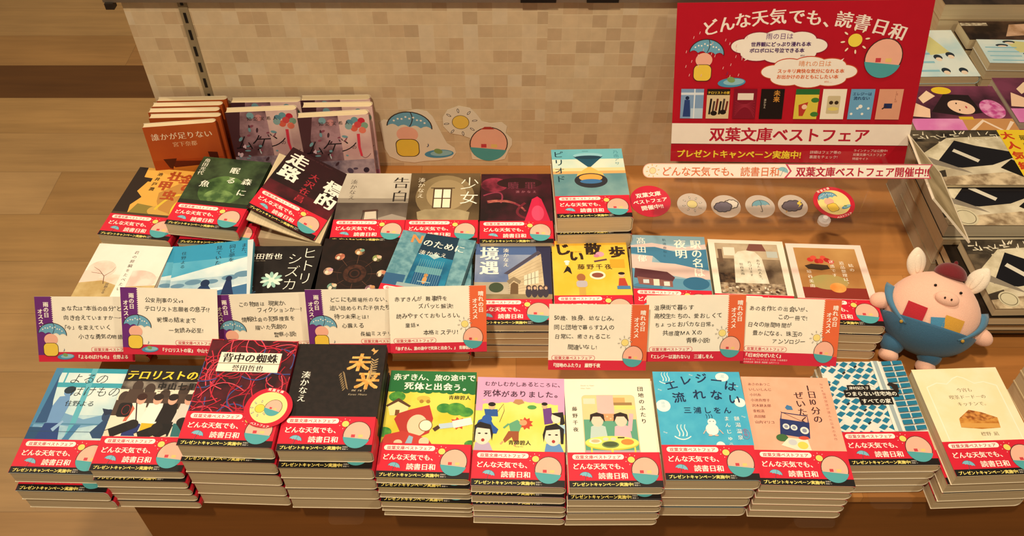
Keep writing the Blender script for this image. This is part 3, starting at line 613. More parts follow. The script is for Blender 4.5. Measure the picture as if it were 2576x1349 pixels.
def art_schoolhouse():
    a = A(); a.fill('~#5c6f9a,#8d9ab4,14'); a.rect(0, 128, 106, 149, '#4a6496'); a.rect(0, 44, 106, 76, '~#a39a86,#c0b49a,16'); a.poly([(84, 149), (106, 149), (106, 44), (98, 44)], '#2c2c4a')
    a.poly([(40, 92), (88, 136), (92, 132), (46, 90)], '#4a4658'); a.poly([(46, 90), (92, 130), (96, 60), (50, 50)], '~#b9a684,#cdbb98,40')
    for k in range(9): a.line([(46, 88 - 4 * k), (94, 122 - 7 * k)], 0.35, '#8d7c60')
    a.poly([(68, 88), (88, 98), (88, 74), (68, 70)], '#ded4ba'); 
    for k in range(1, 4): a.line([(68 + 5 * k, 70 + k), (68 + 5 * k, 88 + 2.5 * k)], 0.6, '#5a5244')
    a.line([(68, 79), (88, 86)], 0.6, '#5a5244')
    a.poly([(44, 78), (54, 86), (64, 78), (62, 72), (54, 79), (48, 72)], '#8a7a60'); a.poly([(49, 52), (50, 72), (54, 76), (60, 72), (60, 54)], '#6a5236'); a.ell(30, 66, 10, 9, '#3c4a34'); a.rect(0, 40, 106, 54, '~#7a6a4c,#94825e,30')
    for x in (74, 82, 90, 97): a.ell(x, 66, 3.4, 4.4, '#4a3a3a'); a.ell(x, 57, 4.2, 9, '#3a3440'); a.ell(x + 0.6, 65, 2, 3, '#c9a488', n=10)
    a.text('境遇', 20, 143, 27, WH, v=True, mn=True, wt=0.012, sp=1.02); a.text('湊かなえ', 43, 140, 8.6, WH, v=True, mn=True, wt=-0.01, sp=1.06); return a
def art_walk():
    a = A(); a.fill('~#eeb934,#f2c54a,30'); d = '#2e1d14'
    for ch, x, y, s, r in (('じ', 4, 122, 24, 6), ('い', 22, 112, 22, -8), ('散', 46, 124, 24, 0), ('歩', 80, 118, 23, 0)): a.text(ch, x, y, s, d, wt=0.045, rot=r)
    a.text('藤野千夜', 34, 94, 10.5, d, wt=0.012, sp=1.2); a.text('JII SANPO', 28, 126, 3, '#8a5a20')
    a.ell(67, 122, 6, 5, '#d89ab0'); a.ell(62, 119, 4, 3, '#c47a9a'); a.line([(58, 108), (76, 112)], 3, '#5a3a4a'); a.poly([(14, 86), (20, 100), (24, 96), (26, 84), (20, 90)], '#1e1716'); a.ell(20, 104, 2.6, 3, '#f2e6d2'); a.ell(20, 108, 4, 2.4, '#f4efe4')
    a.ell(61, 82, 11, 8, '#f2e6c8'); a.ell(61, 82, 8, 4.6, '#8a4a3a'); a.rect(80, 96, 100, 112, '#d9a32c')
    a.ell(38, 78, 6, 7, '#a2663c'); a.rrect(31, 60, 46, 72, 4, '#b8b2b8'); a.rect(34, 46, 43, 60, '#c8a44a'); a.ell(94, 82, 4, 4.6, '#e8b890'); a.ell(94, 85, 4.6, 2.6, '#241a18'); a.poly([(88, 62), (90, 76), (98, 76), (101, 62)], '#b8402e'); a.rect(86, 56, 104, 62, '#4a7fae'); return a
def art_station():
    a = A(); a.fill('~#7fa6b8,#9cbac4,20'); a.rect(0, 132, 106, 149, '#86a9b6'); a.poly([(0, 128), (30, 134), (70, 126), (106, 134), (106, 120), (0, 120)], '#d9c3bc'); a.poly([(0, 124), (34, 126), (60, 118), (106, 124), (106, 84), (40, 96), (30, 108), (0, 112)], '#3f7c9e')
    a.poly([(0, 110), (30, 108), (28, 96), (60, 94), (106, 82), (106, 60), (0, 84)], '#dcc0b6'); a.poly([(0, 84), (50, 66), (106, 66), (106, 40), (0, 40)], '#5d94b0'); a.ell(86, 58, 18, 12, '#2f6a8e'); a.ell(20, 50, 20, 8, '#487fa0')
    a.poly([(4, 84), (48, 78), (58, 68), (54, 60), (2, 66)], '#5c3238'); a.poly([(6, 68), (54, 61), (54, 50), (8, 54)], '#8a5a52'); a.rect(28, 52, 36, 64, '#e8dcc4'); a.rect(14, 56, 22, 63, '#c8d4d4'); a.rect(42, 52, 50, 60, '#d8dcd0'); a.line([(0, 48), (60, 44)], 1, '#6a4a44')
    a.text('駅の名は', 92, 142, 18.5, WH, v=True, mn=True, wt=0.0, sp=0.98, sx=0.85); a.text('夜明', 70, 142, 18.5, WH, v=True, mn=True, wt=0.0, sp=1.05, sx=0.95); a.text('髙田郁', 15, 144, 14, WH, v=True, mn=True, wt=-0.006, sp=1.25, sx=0.95); a.text('軌道春秋Ⅱ', 48, 143, 5.6, '#2a5068', v=True, wt=-0.01, sp=1.4); return a
def art_room():
    a = A(); a.fill('#f0e6d2'); a.rect(9, 46, 97, 142, '~#4a3a2c,#9a8468,26'); a.rect(9, 112, 97, 142, '~#a8957a,#c4b294,30'); a.rect(20, 118, 36, 134, '#e6dcc8'); a.rect(12, 104, 18, 130, '#6a5440'); a.poly([(52, 128), (80, 128), (76, 142), (58, 142)], '#7a4a40'); a.rect(80, 116, 95, 128, '#b9c0b8'); a.rect(9, 46, 97, 66, '~#5a4632,#b8a488,120'); a.rect(9, 66, 40, 84, '~#2c2018,#6a5038,90')
    a.poly([(30, 66), (34, 118), (40, 126), (52, 129), (64, 126), (72, 114), (76, 66)], '~#d9d0b8,#ece4d0,60')
    for k, (s, x) in enumerate((('あなたの人生、', 66), ('片づけます', 54), ('垣谷美雨', 42))): a.text(s, x, 112 - k * 4, 5.4, '#4a4234', v=True, mn=True, wt=-0.012, sp=1.1)
    q = random.Random(9)
    for i in range(40): a.ell(q.uniform(12, 94), q.uniform(48, 62), q.uniform(1, 2.6), q.uniform(1, 2.2), q.choice(['#d8cdb4', '#6a5240', '#a88a68', '#e6dcc8', '#4a3424']), n=8)
    return a
def art_bequest():
    a = A(); a.fill('#f2d9cc'); a.rect(10, 46, 96, 141, '~#a8743e,#c79a5c,10'); a.rect(10, 46, 96, 66, '#8a2f24'); a.ell(48, 76, 26, 14, '~#a89a5c,#c4965c,14')
    for k in range(7): a.ell(30 + 4.6 * k, 118 + 4 * math.sin(k * 1.9), 4.6, 4, ['#c8322e', '#d8503c', '#b0281f'][k % 3], rot=30 * k)
    a.poly([(20, 106), (30, 110), (52, 108), (54, 101), (42, 98), (24, 100)], '#3a2a1c'); a.ell(58, 66, 11, 9, '~#e08a3c,#eeb060,40')
    a.text('姑の', 84, 112, 7, WH, v=True, mn=True, wt=-0.012, sp=1.2); a.text('遺品整理は、', 72, 116, 7, WH, v=True, mn=True, wt=-0.012, sp=1.1); a.text('迷惑です', 58, 118, 7, WH, v=True, mn=True, wt=-0.012, sp=1.2); a.text('垣谷美雨', 24, 98, 7, WH, v=True, mn=True, wt=-0.012, sp=1.25); return a
# ---- back row
def art_beetle():
    a = A(); a.fill('#e0a848'); a.poly([(0, 149), (14, 149), (16, 128), (26, 120), (18, 96), (30, 84), (20, 66), (24, 44), (0, 44)], '#2a1c12'); a.poly([(10, 128), (30, 126), (30, 118), (12, 120)], '#2a1c12'); a.poly([(22, 44), (30, 70), (58, 66), (60, 44)], '#8a7a34'); a.ell(70, 58, 20, 12, '#c9a04c')
    a.poly([(52, 96), (76, 120), (104, 110), (104, 70), (90, 52), (66, 60), (56, 78)], '#b9853c'); a.curve((60, 60), (74, 110), (104, 90), 4, '#d9b83a'); a.curve((88, 54), (80, 80), (104, 100), 5, '#e8d23c'); a.poly([(80, 46), (106, 60), (106, 44)], '#5a4a2a'); a.rect(0, 44, 106, 50, '#4a3a24')
    for ch, x, y in (('金', 72, 122), ('の', 80, 104), ('壮', 52, 126), ('甲', 44, 104), ('虫', 58, 84)): a.text(ch, x, y, 22, '#a8481c', wt=0.03, mn=True)
    a.text('池井戸潤', 38, 140, 8, '#2a1c12', v=True, mn=True, sp=1.4); return a
def art_forest():
    a = A(); a.fill('~#1c2a18,#3c5030,34'); a.ell(54, 78, 34, 32, '~#24401e,#587a40,40'); a.ell(54, 66, 22, 14, '~#3a5a30,#7a9a58,60'); a.rect(0, 44, 106, 54, '#20281a')
    for ch, x, y in (('眠', 58, 118), ('る', 60, 96), ('森', 84, 96), ('に', 84, 72), ('魚', 24, 84)): a.text(ch, x - 7, y, 15, '#e6e4d4', mn=True, wt=0.0)
    a.text('角田光代', 9, 145, 9.5, '#e2dfcc', v=True, mn=True, wt=-0.008, sp=1.0); return a
def art_target():
    a = A(); a.fill('~#150a0c,#2e1014,20'); a.rect(0, 44, 106, 70, '~#2a0c12,#5a1420,24'); a.text('標的', 88, 122, 30, WH, v=True, mn=True, wt=0.02, sp=1.0); a.text('走路', 20, 142, 31, WH, v=True, mn=True, wt=0.02, sp=1.0); a.text('大沢在昌', 54, 118, 15, '#a82834', v=True, mn=True, wt=0.0, sp=1.15); a.text('RUNWAY OF THE TARGET', 24, 142, 3.4, '#5a3034'); return a
def art_confession():
    a = A(); a.fill('~#b4aa98,#d2cab8,9'); a.rect(0, 44, 106, 82, '~#4a3f38,#7a6e62,10'); a.rect(0, 82, 106, 92, '#8d8374'); a.poly([(52, 44), (84, 58), (106, 50), (106, 44)], '#9a8f82'); a.poly([(40, 66), (62, 68), (64, 64), (40, 61)], '#4a3028')
    for x0, x1 in ((42, 40), (62, 64)): a.line([(x0, 66), (x1, 44)], 1.2, '#3a2a24')
    a.poly([(44, 62), (60, 64), (62, 48), (44, 46)], '#c9beac'); a.text('告白', 92, 140, 27, '#2a2420', v=True, mn=True, wt=-0.016, sp=1.12); a.text('湊かなえ', 20, 134, 11, '#5a5046', v=True, mn=True, wt=-0.018, sp=1.06); return a
def art_girl():
    a = A(); a.fill('~#3a2c1a,#6a563a,10'); a.ell(54, 96, 44, 48, '~#7a6848,#8f7c58,12'); a.ell(56, 100, 30, 34, '#a08c66'); a.rect(36, 70, 64, 114, '#4a3420'); a.rect(38, 72, 49, 91, '#ece2c4'); a.rect(51, 72, 62, 91, '#ece2c4'); a.rect(38, 93, 49, 112, '#f2e9cf'); a.rect(51, 93, 62, 112, '#f2e9cf'); a.line([(32, 115), (68, 115)], 1.5, '#3a2816')
    a.poly([(16, 48), (14, 62), (26, 68), (76, 68), (92, 62), (90, 44), (18, 44)], '~#8f8060,#a89874,30'); a.text('少女', 90, 140, 30, WH, v=True, wt=-0.008, sp=1.08, slant=0); a.text('湊かなえ', 17, 138, 11, '#e6dcc6', v=True, mn=True, wt=-0.012, sp=1.06); return a
def art_atone():
    a = A(); a.fill('~#1c0a10,#4a1424,20'); a.ell(20, 124, 20, 16, '~#4a0f20,#9a3048,40'); a.curve((4, 100), (40, 120), (30, 84), 2.5, '#8a3048'); a.curve((10, 86), (50, 96), (66, 66), 6, '~#7a2436,#b86a5a,80', w2=3); a.curve((66, 84), (40, 60), (70, 50), 4, '#6a1c2c'); a.ell(58, 128, 34, 12, '#2c1014')
    a.poly([(64, 44), (70, 66), (76, 92), (84, 98), (90, 92), (96, 70), (102, 44)], '#c81f48'); a.ell(84, 62, 9, 16, '#e0486c'); a.text('贖罪', 40, 116, 17, '#6a2a3c', mn=True, sp=1.5); a.text('湊かなえ', 52, 106, 6, '#9a5a68', mn=True, sp=1.4); return a
def art_hourglass():
    a = A(); a.fill('~#bfd8cc,#e6e8d0,10'); a.rect(0, 126, 106, 149, '~#4fa4b8,#6fb8c4,12'); a.rect(0, 92, 106, 100, '#e6a868'); a.rect(0, 99, 106, 106, '#ecd09a'); a.rect(0, 44, 106, 93, '~#5a8890,#7fa4a4,16')
    a.poly([(32, 132), (76, 132), (56, 108), (52, 108)], '#1c5066'); a.ell(54, 134, 22, 6, '#8fc8d4'); a.ell(54, 130, 20, 4, '#173c50'); a.poly([(52, 108), (56, 108), (72, 94), (76, 80), (32, 80), (36, 94)], '#e8b45c'); a.ell(54, 78, 24, 16, '#2a2c34'); a.ell(54, 84, 17, 8, '#e0a04a'); a.ell(54, 76, 16, 5, '#3a6ea0')
    a.text('ピリオド', 10, 145, 16, '#123846', v=True, mn=True, wt=-0.01, sp=1.15); a.text('乃南アサ', 96, 145, 8, '#3a8494', v=True, mn=True, wt=-0.02, sp=1.1); a.text('PERIOD', 46, 143, 2.6, '#2a6a7a'); return a
# ---- leaning at the back
def art_orange():
    a = A(); a.fill('~#9c3c14,#c05a1e,8'); a.rect(0, 90, 106, 149, '~#a8481c,#bc5a22,9'); a.poly([(24, 52), (28, 80), (84, 80), (84, 50)], '#cf7a2a'); a.poly([(26, 82), (30, 88), (82, 84), (86, 78), (30, 76)], '#5a1c0c'); a.poly([(16, 92), (36, 92), (34, 88), (26, 74), (22, 76)], '#4a180c'); a.poly([(84, 100), (98, 98), (98, 60), (92, 60), (90, 76), (86, 76)], '#4a180a'); a.rect(40, 40, 80, 62, '#3c120a'); a.ell(60, 30, 44, 16, '#4a180c'); a.poly([(20, 54), (32, 70), (30, 50)], '#d8862e')
    a.text('誰かが足りない', 8, 126, 12.6, '#ecd9bc', mn=True, wt=-0.008, sp=1.02); a.text('宮下奈都', 36, 113, 9, '#e0b890', mn=True, wt=-0.01); return a
def art_balloon():
    a = A(); a.fill('~#c49a9a,#e6c6bc,12'); a.rect(0, 60, 60, 149, '~#5a3a40,#b08a92,26'); a.poly([(0, 149), (22, 149), (14, 110), (20, 80), (0, 66)], '#4a2a30'); a.rect(0, 30, 106, 70, '~#6a5a6a,#b8a0a8,36'); a.rect(0, 0, 106, 34, '~#8a3a5a,#a86a8a,18')
    for x, y, c in ((84, 140, '#6a9aa4'), (94, 138, '#c8283c'), (98, 130, '#7fa088'), (76, 136, '#5a8a9c'), (82, 126, '#d8604c'), (94, 122, '#e07860'), (74, 130, '#88a8a8'), (88, 132, '#d04a4a'), (36, 142, '#7aa4ac'), (48, 138, '#c88a8a')): a.ell(x, y, 5.4, 5.6, c)
    a.line([(87, 116), (86, 92), (88, 76)], 4.6, '#d2354a', w2=3.4); a.curve((88, 76), (94, 68), (102, 80), 0.8, '#6a3a44')
    for ch, x, y, s in (('ム', 2, 84, 30), ('ゲ', 26, 82, 34), ('ン', 54, 86, 28)): a.text(ch, x, y, s, '#1c1418', wt=-0.012, slant=0.2)
    a.text('の', 74, 90, 8, '#2a2024'); q = random.Random(4)
    for i in range(26): a.ell(q.uniform(4, 70), q.uniform(60, 124), q.uniform(2, 5), q.uniform(1, 2.5), q.choice(['#6f9aa4', '#d8b8c4', '#8a4a5a', '#4a3038', '#c8d0d4']), rot=q.uniform(0, 180), n=10)
    for i in range(14): a.ell(q.uniform(4, 100), q.uniform(28, 56), q.uniform(3, 7), q.uniform(2, 5), q.choice(['#c8c4d4', '#5a4a5e', '#8a7a94', '#3a2c3c']), rot=q.uniform(0, 180), n=10)
    a.text('知念実希人', 30, 134, 7.2, '#3a2a2c', mn=True, wt=-0.016, sp=1.35); return a

# ------------------------------------------------------------------ the setting
def struct(name, mb_or_me, mw=Matrix()):
    me = mb_or_me.mesh(name) if isinstance(mb_or_me, MB) else mb_or_me
    o = put(name, me, None, mw); o['kind'] = 'structure'; return o
FLOORMAT = wood_material('floor_planks', '#b08852', '#946434', '#bc9868', 0.154, 1.25, 0.918, 3.0, accent=(7, -3.0, -0.2, '#65401a'))
struct('floor', MB().box(-4, 4.5, -1.5, 6.5, -0.05, 0.0, FLOORMAT))

# ------------------------------------------------------------------ shop fixture: low table with tiled back panel
TW = wood_material('table_wood', '#b87c40', '#ab6e34', '#c48a4c', 0.135, 0.95, 0.35, 11.0, gaps=0.0006)
FW = wood_material('plinth_wood', '#8a5422', '#80501f', '#92602c', 0.4, 3.0, 0.1, 5.0, gaps=0.0)
FRONT, LEFT, PANEL = 0.5277, -0.556, 1.139
t = thing('display_table', 'low wooden sales table with a beige tiled back panel', 'table', Matrix.Translation((0.2, 0.9, 0)))
def tpart(name, mb): 
    o = put(name, mb.mesh(name), t); o.matrix_parent_inverse = t.matrix_world.inverted(); return o
tpart('table_top', MB().box(LEFT, 1.75, FRONT, 2.6, TABLE - 0.012, TABLE, TW))
tpart('plinth', MB().box(-0.464, 1.72, FRONT + 0.004, 2.58, 0.0, TABLE - 0.0125, FW))
pan = tpart('tile_panel', MB().box(LEFT, 0.052, PANEL, PANEL + 0.02, TABLE + 0.0003, 0.93, tile_material('beige_tile_print', 0.31, 0.2)))
pan = tpart('tile_panel', MB().box(0.05201, 0.58, PANEL, PANEL + 0.02, TABLE + 0.0003, 0.93, tile_material('beige_tile_print_right', 0.62, 0.46)))
mb = MB(); mb.box(-0.476, -0.463, PANEL - 0.002, PANEL + 0.001, TABLE + 0.0003, 0.93, M('#8f7f62', 0.5))
for k in range(13): mb.box(-0.4715, -0.4675, PANEL - 0.0028, PANEL - 0.0015, 0.56 + 0.028 * k, 0.576 + 0.028 * k, M('#140e0a', 0.6))
tpart('slotted_upright', mb)
mb = MB(); mb.box(LEFT - 0.02, 0.575, PANEL - 0.009, PANEL - 0.001, 0.7945, 0.8, METAL); mb.box(LEFT - 0.02, 0.575, PANEL - 0.011, PANEL - 0.009, 0.7935, 0.8045, METAL)
sh = tpart('upper_shelf', mb)
o = put('bracket', MB().box(LEFT - 0.018, LEFT - 0.006, PANEL - 0.014, PANEL - 0.002, 0.784, 0.7932, M('#2a211a')).mesh('bracket'), sh)
for x0, x1 in ((0.012, 0.062), (0.105, 0.150)):
    mb = MB(); mb.box(x0, x1, PANEL - 0.0085, PANEL - 0.0015, 0.8003, 0.818, M('#17110d', 0.5)); mb.box(x0, x1, PANEL - 0.0135, PANEL - 0.0112, 0.7945, 0.818, M('#17110d', 0.5)); mb.box(x0, x1, PANEL - 0.0135, PANEL - 0.0015, 0.818, 0.8205, M('#241a14', 0.5))
    tag(put('bookend', mb.mesh('bookend')), 'black metal foot on the upper shelf, ' + ('left one of two' if x0 < 0.1 else 'right one nearer the red poster'), 'bookend', 'black feet on the upper shelf')

# ------------------------------------------------------------------ piles of paperbacks
Z3 = lambda *a: [(0, 0, 0)] + list(a)
front = [
 ('night', 'pale blue night classroom cover', -0.521, 0.596, 0.900, -1.4, 3, art_night, '#a9cdd6', Z3((0.004, -0.011, 0), (0.005, -0.010, 0)), 0.003),
 ('family', 'black topped crowd and microphones cover', -0.4236, 0.5925, 0.888, -1.1, 5, art_family, '#1a1412', Z3((0.001, -0.004, 0), (0.002, -0.004, 0), (0.0035, -0.003, 0), (0.0045, -0.004, 0)), 0),
 ('yarn', 'red yarn tangle cover', -0.3136, 0.5977, 0.845, -2.0, 5, art_yarn, '#6a1420', Z3((-0.001, -0.005, 0.5), (0, -0.006, 0), (0.001, -0.006, 0), (0.001, -0.005, 0)), 0),
 ('future', 'plain black cover and two gold characters', -0.2055, 0.5939, 0.848, -0.8, 5, art_future, '#1a1310', Z3((-0.001, -0.008, 0), (-0.0005, -0.008, 0), (0, -0.0085, 0), (0, -0.008, 0)), 0.003),
 ('hood', 'green and yellow meadow cover', -0.0985, 0.5831, 0.888, -1.6, 6, art_hood, '#d8c83c', Z3((0.001, -0.005, 0.4), (0.002, -0.004, 0), (0.0025, -0.009, 0), (0.002, -0.007, 0), (0.003, -0.006, 0)), 0),
 ('tale', 'pink and yellow folk tale cover', 0.009, 0.5732, 0.888, -1.6, 5, art_tale, '#e0b0c0', Z3((0, -0.004, 0), (0.001, -0.007, 0), (0.001, -0.005, 0.3), (0.001, -0.006, 0)), 0),
 ('table', 'cream cover showing two people at a yellow table', 0.1168, 0.5717, 0.888, 0.2, 5, art_table, '#f2e8d0', Z3((-0.001, -0.007, -0.4), (-0.001, -0.006, 0), (-0.001, -0.007, 0), (-0.002, -0.006, 0)), 0),
 ('spring', 'sky blue hot spring cover', 0.2244, 0.5765, 0.880, -0.3, 4, art_spring, '#49b0d2', Z3((-0.003, 0.0, 0), (-0.004, 0.001, 0), (-0.005, 0.0, 0)), 0.003),
 ('radio', 'salmon cover and a navy radio', 0.3325, 0.5741, 0.888, -1.2, 5, art_radio, '#f0ae92', Z3((-0.0005, 0, 0), (-0.001, 0, 0), (-0.001, 0, 0), (-0.0015, 0, 0)), 0.003),
 ('roofs', 'aerial view cover of blue house roofs', 0.4405, 0.6070, 0.8999, 0.6, 4, art_roofs, '#d8d8cc', Z3((-0.001, 0, 0), (-0.002, 0, 0), (-0.003, 0, 0)), 0.003),
 ('pie', 'plain cream cover and a slice of pie', 0.5500, 0.5875, 0.888, 2.2, 4, art_pie, '#f3e4bc', Z3((-0.003, 0.001, 0), (-0.002, 0, 0), (-0.003, 0.001, 0)), 0),
]
TH = {}
for k, d, x, y, h, yaw, n, art, base, sh_, bz in front:
    if bz: bz += 0.0
    TH[k] = stack(k, d, x, y, h, yaw, n, art(), base, sh_, True, TABLE + bz)
mid = [
 ('cherry', 'white cherry blossom cover', -0.5373, 0.8092, 0.895, -4.0, 5, art_cherry, '#efe6d8'),
 ('blackflower', 'black cover and one pale flower', -0.3201, 0.8094, 0.897, 0.5, 5, art_black_flower, '#171212'),
 ('wheel', 'black cover and a ring of small flower figures', -0.2185, 0.8213, 0.897, -3.6, 5, art_wheel, '#1a0f0c'),
 ('school', 'grey sky schoolhouse cover', 0.0015, 0.8133, 0.897, -0.1, 5, art_schoolhouse, '#4f6288'),
 ('walk', 'mustard yellow cover and tiny walkers', 0.1098, 0.8200, 0.897, 0.5, 5, art_walk, '#eebb38'),
 ('station', 'blue and pink river station cover', 0.2190, 0.8300, 0.897, -2.5, 4, art_station, '#7fa8b8'),
 ('room', 'cream framed cluttered room cover', 0.3284, 0.8210, 0.897, -2.8, 4, art_room, '#efe6d4'),
 ('bequest', 'pink framed orange still life cover', 0.4380, 0.8130, 0.897, -2.4, 4, art_bequest, '#f0d8cc'),
]
for k, d, x, y, h, yaw, n, art, base in mid:
    stack(k, d, x, y, h, yaw, n, art(), base, Z3((0.001, -0.002, 0.4), (-0.001, -0.001, -0.3), (0.001, -0.002, 0), (0, -0.002, 0.3)))
# two piles whose top copy lies turned across its neighbours
for k, d, x, y, h, yaw, art, base, x2, y2, yaw2 in (('sea', 'sky blue cover and seated figures', -0.4026, 0.7967, 0.878, 8.5, art_sea, '#4aa4c4', -0.4285, 0.809, 0.0),
                                  ('door', 'teal cover and an opening door', -0.1174, 0.8161, 0.881, -11.8, art_teal_door, '#5a8c9a', -0.1090, 0.806, 0.0)):
    a = art(); tt = (0.068 - 4 * 0.0011) / 4
    for i in range(4):
        book(k, ('bottom' if i == 3 else ORD[i + 1]) + ' paperback of the straight pile under the twisted ' + d, pose(x2, y2, TABLE + 0.0003 + (3 - i) * (tt + 0.0011), yaw2), tt, a, base)
    book(k, 'paperback with ' + d + ', twisted on top of its pile', pose(x, y, 1.45 - h - tt, yaw), tt, a, base)
back = [
 ('beetle', 'yellow and black beetle cover', -0.5291, 0.9672, 0.890, -7.3, 4, art_beetle, '#c9953e'),
 ('lonely', 'misty grey chair cover', -0.2081, 0.9699, 0.900, -0.3, 3, art_confession, '#b8ae9c'),
 ('windowroom', 'sepia room and lit window cover', -0.1013, 0.9644, 0.895, -0.2, 3, art_girl, '#4a3a24'),
 ('atone', 'dark wine red cover and a magenta figure', 0.0066, 0.9570, 0.890, 0.3, 4, art_atone, '#2c1018'),
 ('glass', 'pale blue hourglass cover', 0.1135, 0.9674, 0.850, 1.6, 4, art_hourglass, '#bcd8d0'),
]
for k, d, x, y, h, yaw, n, art, base in back:
    stack(k, d, x, y, h, yaw, n, art(), base, Z3((0.001, -0.004 if k == 'glass' else -0.001, 0), (0, -0.004 if k == 'glass' else 0, 0)))
# dark green copy resting across the beetle pile, and the pile under it
a = art_forest(); tt = 0.0205
for i in range(3): book('forest', ORD[i + 1] + ' paperback under the dark green forest cover', pose(-0.4170, 0.9560, TABLE + 0.0003 + (2 - i) * 0.0245, -3.0), 0.0232, a, '#22301c')
book('forest', 'paperback with dark green forest cover, turned aslant on top of its pile', pose(-0.4260, 0.9656, 1.45 - 0.8685 - tt, -8.1), tt, a, '#22301c')
# copy with its front cover sprung open
a = art_target(); px, py, pyaw = -0.3138, 0.9784, -8.0
for i in range(2): book('target', ORD[i + 1] + ' paperback under the one with sprung open black cover', pose(px - 0.001, py - 0.008, TABLE + 0.0003 + (1 - i) * 0.0215, pyaw), 0.0204, a, '#1a0d10')
o = thing('paperback_book', 'paperback with black cover and huge white characters, cover sprung open', 'book', pose(px - 0.001, py - 0.004, TABLE + 0.0435, pyaw), GROUP)
mb = pages(BW, BL, 0.0185); 
put('page_block', mb.mesh('page_block'), o)
Tl = Matrix.Translation((BW / 2, 0, 0.019)) @ Matrix.Rotation(R(21.5), 4, 'Y') @ Matrix.Rotation(R(-8.5), 4, 'Z') @ Matrix.Translation((-BW / 2, 0, 0))
mb = MB(); n = 12
for k in range(n):          # fanned first leaves, bending from the spine
    pass
pts = []
for k in range(n + 1):
    u = k / n; pts.append((BW / 2 - 0.002 - (BW - 0.004) * u, 0.0186 + 0.0345 * u ** 1.25))
low = [(x, z - 0.0022 * (1 - 0.2 * i / n)) for i, (x, z) in enumerate(pts)]
mb.extrude_y([(x, z) for x, z in pts][::1] + low[::-1], -BL / 2 + 0.001, BL / 2 - 0.001, PAGES)
put('fanned_leaves', mb.mesh('fanned_leaves'), o)
mb = MB(); mb.box(-BW / 2, BW / 2, -BL / 2, BL / 2, 0, 0.0009, M('#1a0d10'), Tl); a.to(mb, -BW / 2, -BL / 2, 0.00092, Tl, 45.3)
mb.box(BW / 2 - 0.0005, BW / 2 + 0.0006, -BL / 2, BL / 2, 0.0, 0.0185, M('#1a0d10')); mb.box(-BW / 2, BW / 2, -BL / 2, BL / 2, 0.0, 0.0006, M('#1a0d10'))
put('cover', mb.mesh('cover'), o)
mb = MB(); mb.box(-BW / 2, BW / 2, -BL / 2, -BL / 2 + 0.045, 0.0012, 0.0015, M(RED), Tl); BAND.to(mb, -BW / 2, -BL / 2, 0.00152, Tl)
put('paper_band', mb.mesh('paper_band'), o)
# ---- copies standing against the panel
def standing(key, desc, art, base, x, y, zc, yaw, lean, n, step, t, first=None):
    a = art()
    for i in range(n):
        mw = pose(x, y, zc, yaw, lean) @ Matrix.Translation((0, 0, -i * step - t)) if i else (first or pose(x, y, zc, yaw, lean) @ Matrix.Translation((0, 0, -t)))
        if i:
            mw = pose(x + 0.003 * math.sin(i * 2), y + 0.0055 + i * step, TABLE + 0.0012 + 0.0745 * math.sin(R(lean)) + 0.0004, yaw * 0.3, lean + 1.0) @ Matrix.Translation((0, 0, -t))
        lab = ('front paperback of the upright file, ' if i == 0 else ORD[i] + ' paperback from the front in the upright file, ') + desc
        book(key, lab, mw, t, a, base, band=False)
standing('orange', 'orange brown dining table covers', art_orange, '#9a3f18', -0.4930, 1.046, TABLE + 0.076, 7.0, 83, 5, 0.0142, 0.0118)
standing('balloonleft', 'pink balloon covers, middle file', art_balloon, '#b88a90', -0.3790, 1.080, TABLE + 0.0755, 4.0, 83, 2, 0.0180, 0.0150)
standing('balloonright', 'pink balloon covers, file beside the stickers', art_balloon, '#b88a90', -0.2680, 1.068, TABLE + 0.0755, 5.2, 83, 3, 0.0180, 0.0150)

# ------------------------------------------------------------------ clear trays under front piles, tongues over the table edge
def tongue(x, label, w=0.042, front_y=0.492):
    p = [(x - w / 2, 0.64), (x - w / 2, front_y + 0.007)] + [(x - w / 2 + 0.007 - 0.007 * math.cos(R(q)), front_y + 0.007 - 0.007 * math.sin(R(q))) for q in range(0, 91, 15)] + [(x + w / 2 - 0.007 + 0.007 * math.sin(R(q)), front_y + 0.007 - 0.007 * math.cos(R(q))) for q in range(0, 91, 15)] + [(x + w / 2, 0.64)]
    mb = MB(); mb.extrude_z(p, TABLE + 0.0003, TABLE + 0.0028, CLEAR); tag(put('acrylic_tray', mb.mesh('acrylic_tray')), label, 'tray', 'clear trays under the front row')
tongue(-0.545, 'clear acrylic tray tongue under the pale blue classroom books', 0.042, 0.508)
tongue(-0.195, 'clear acrylic tray tongue under the black and gold books')
tongue(0.231, 'clear acrylic tray tongue under the sky blue books', 0.05, 0.500)
tongue(0.355, 'clear acrylic tray tongue under the salmon radio books', 0.048, 0.488)
tongue(0.452, 'clear acrylic tray tongue under the blue roof books', 0.05, 0.512)

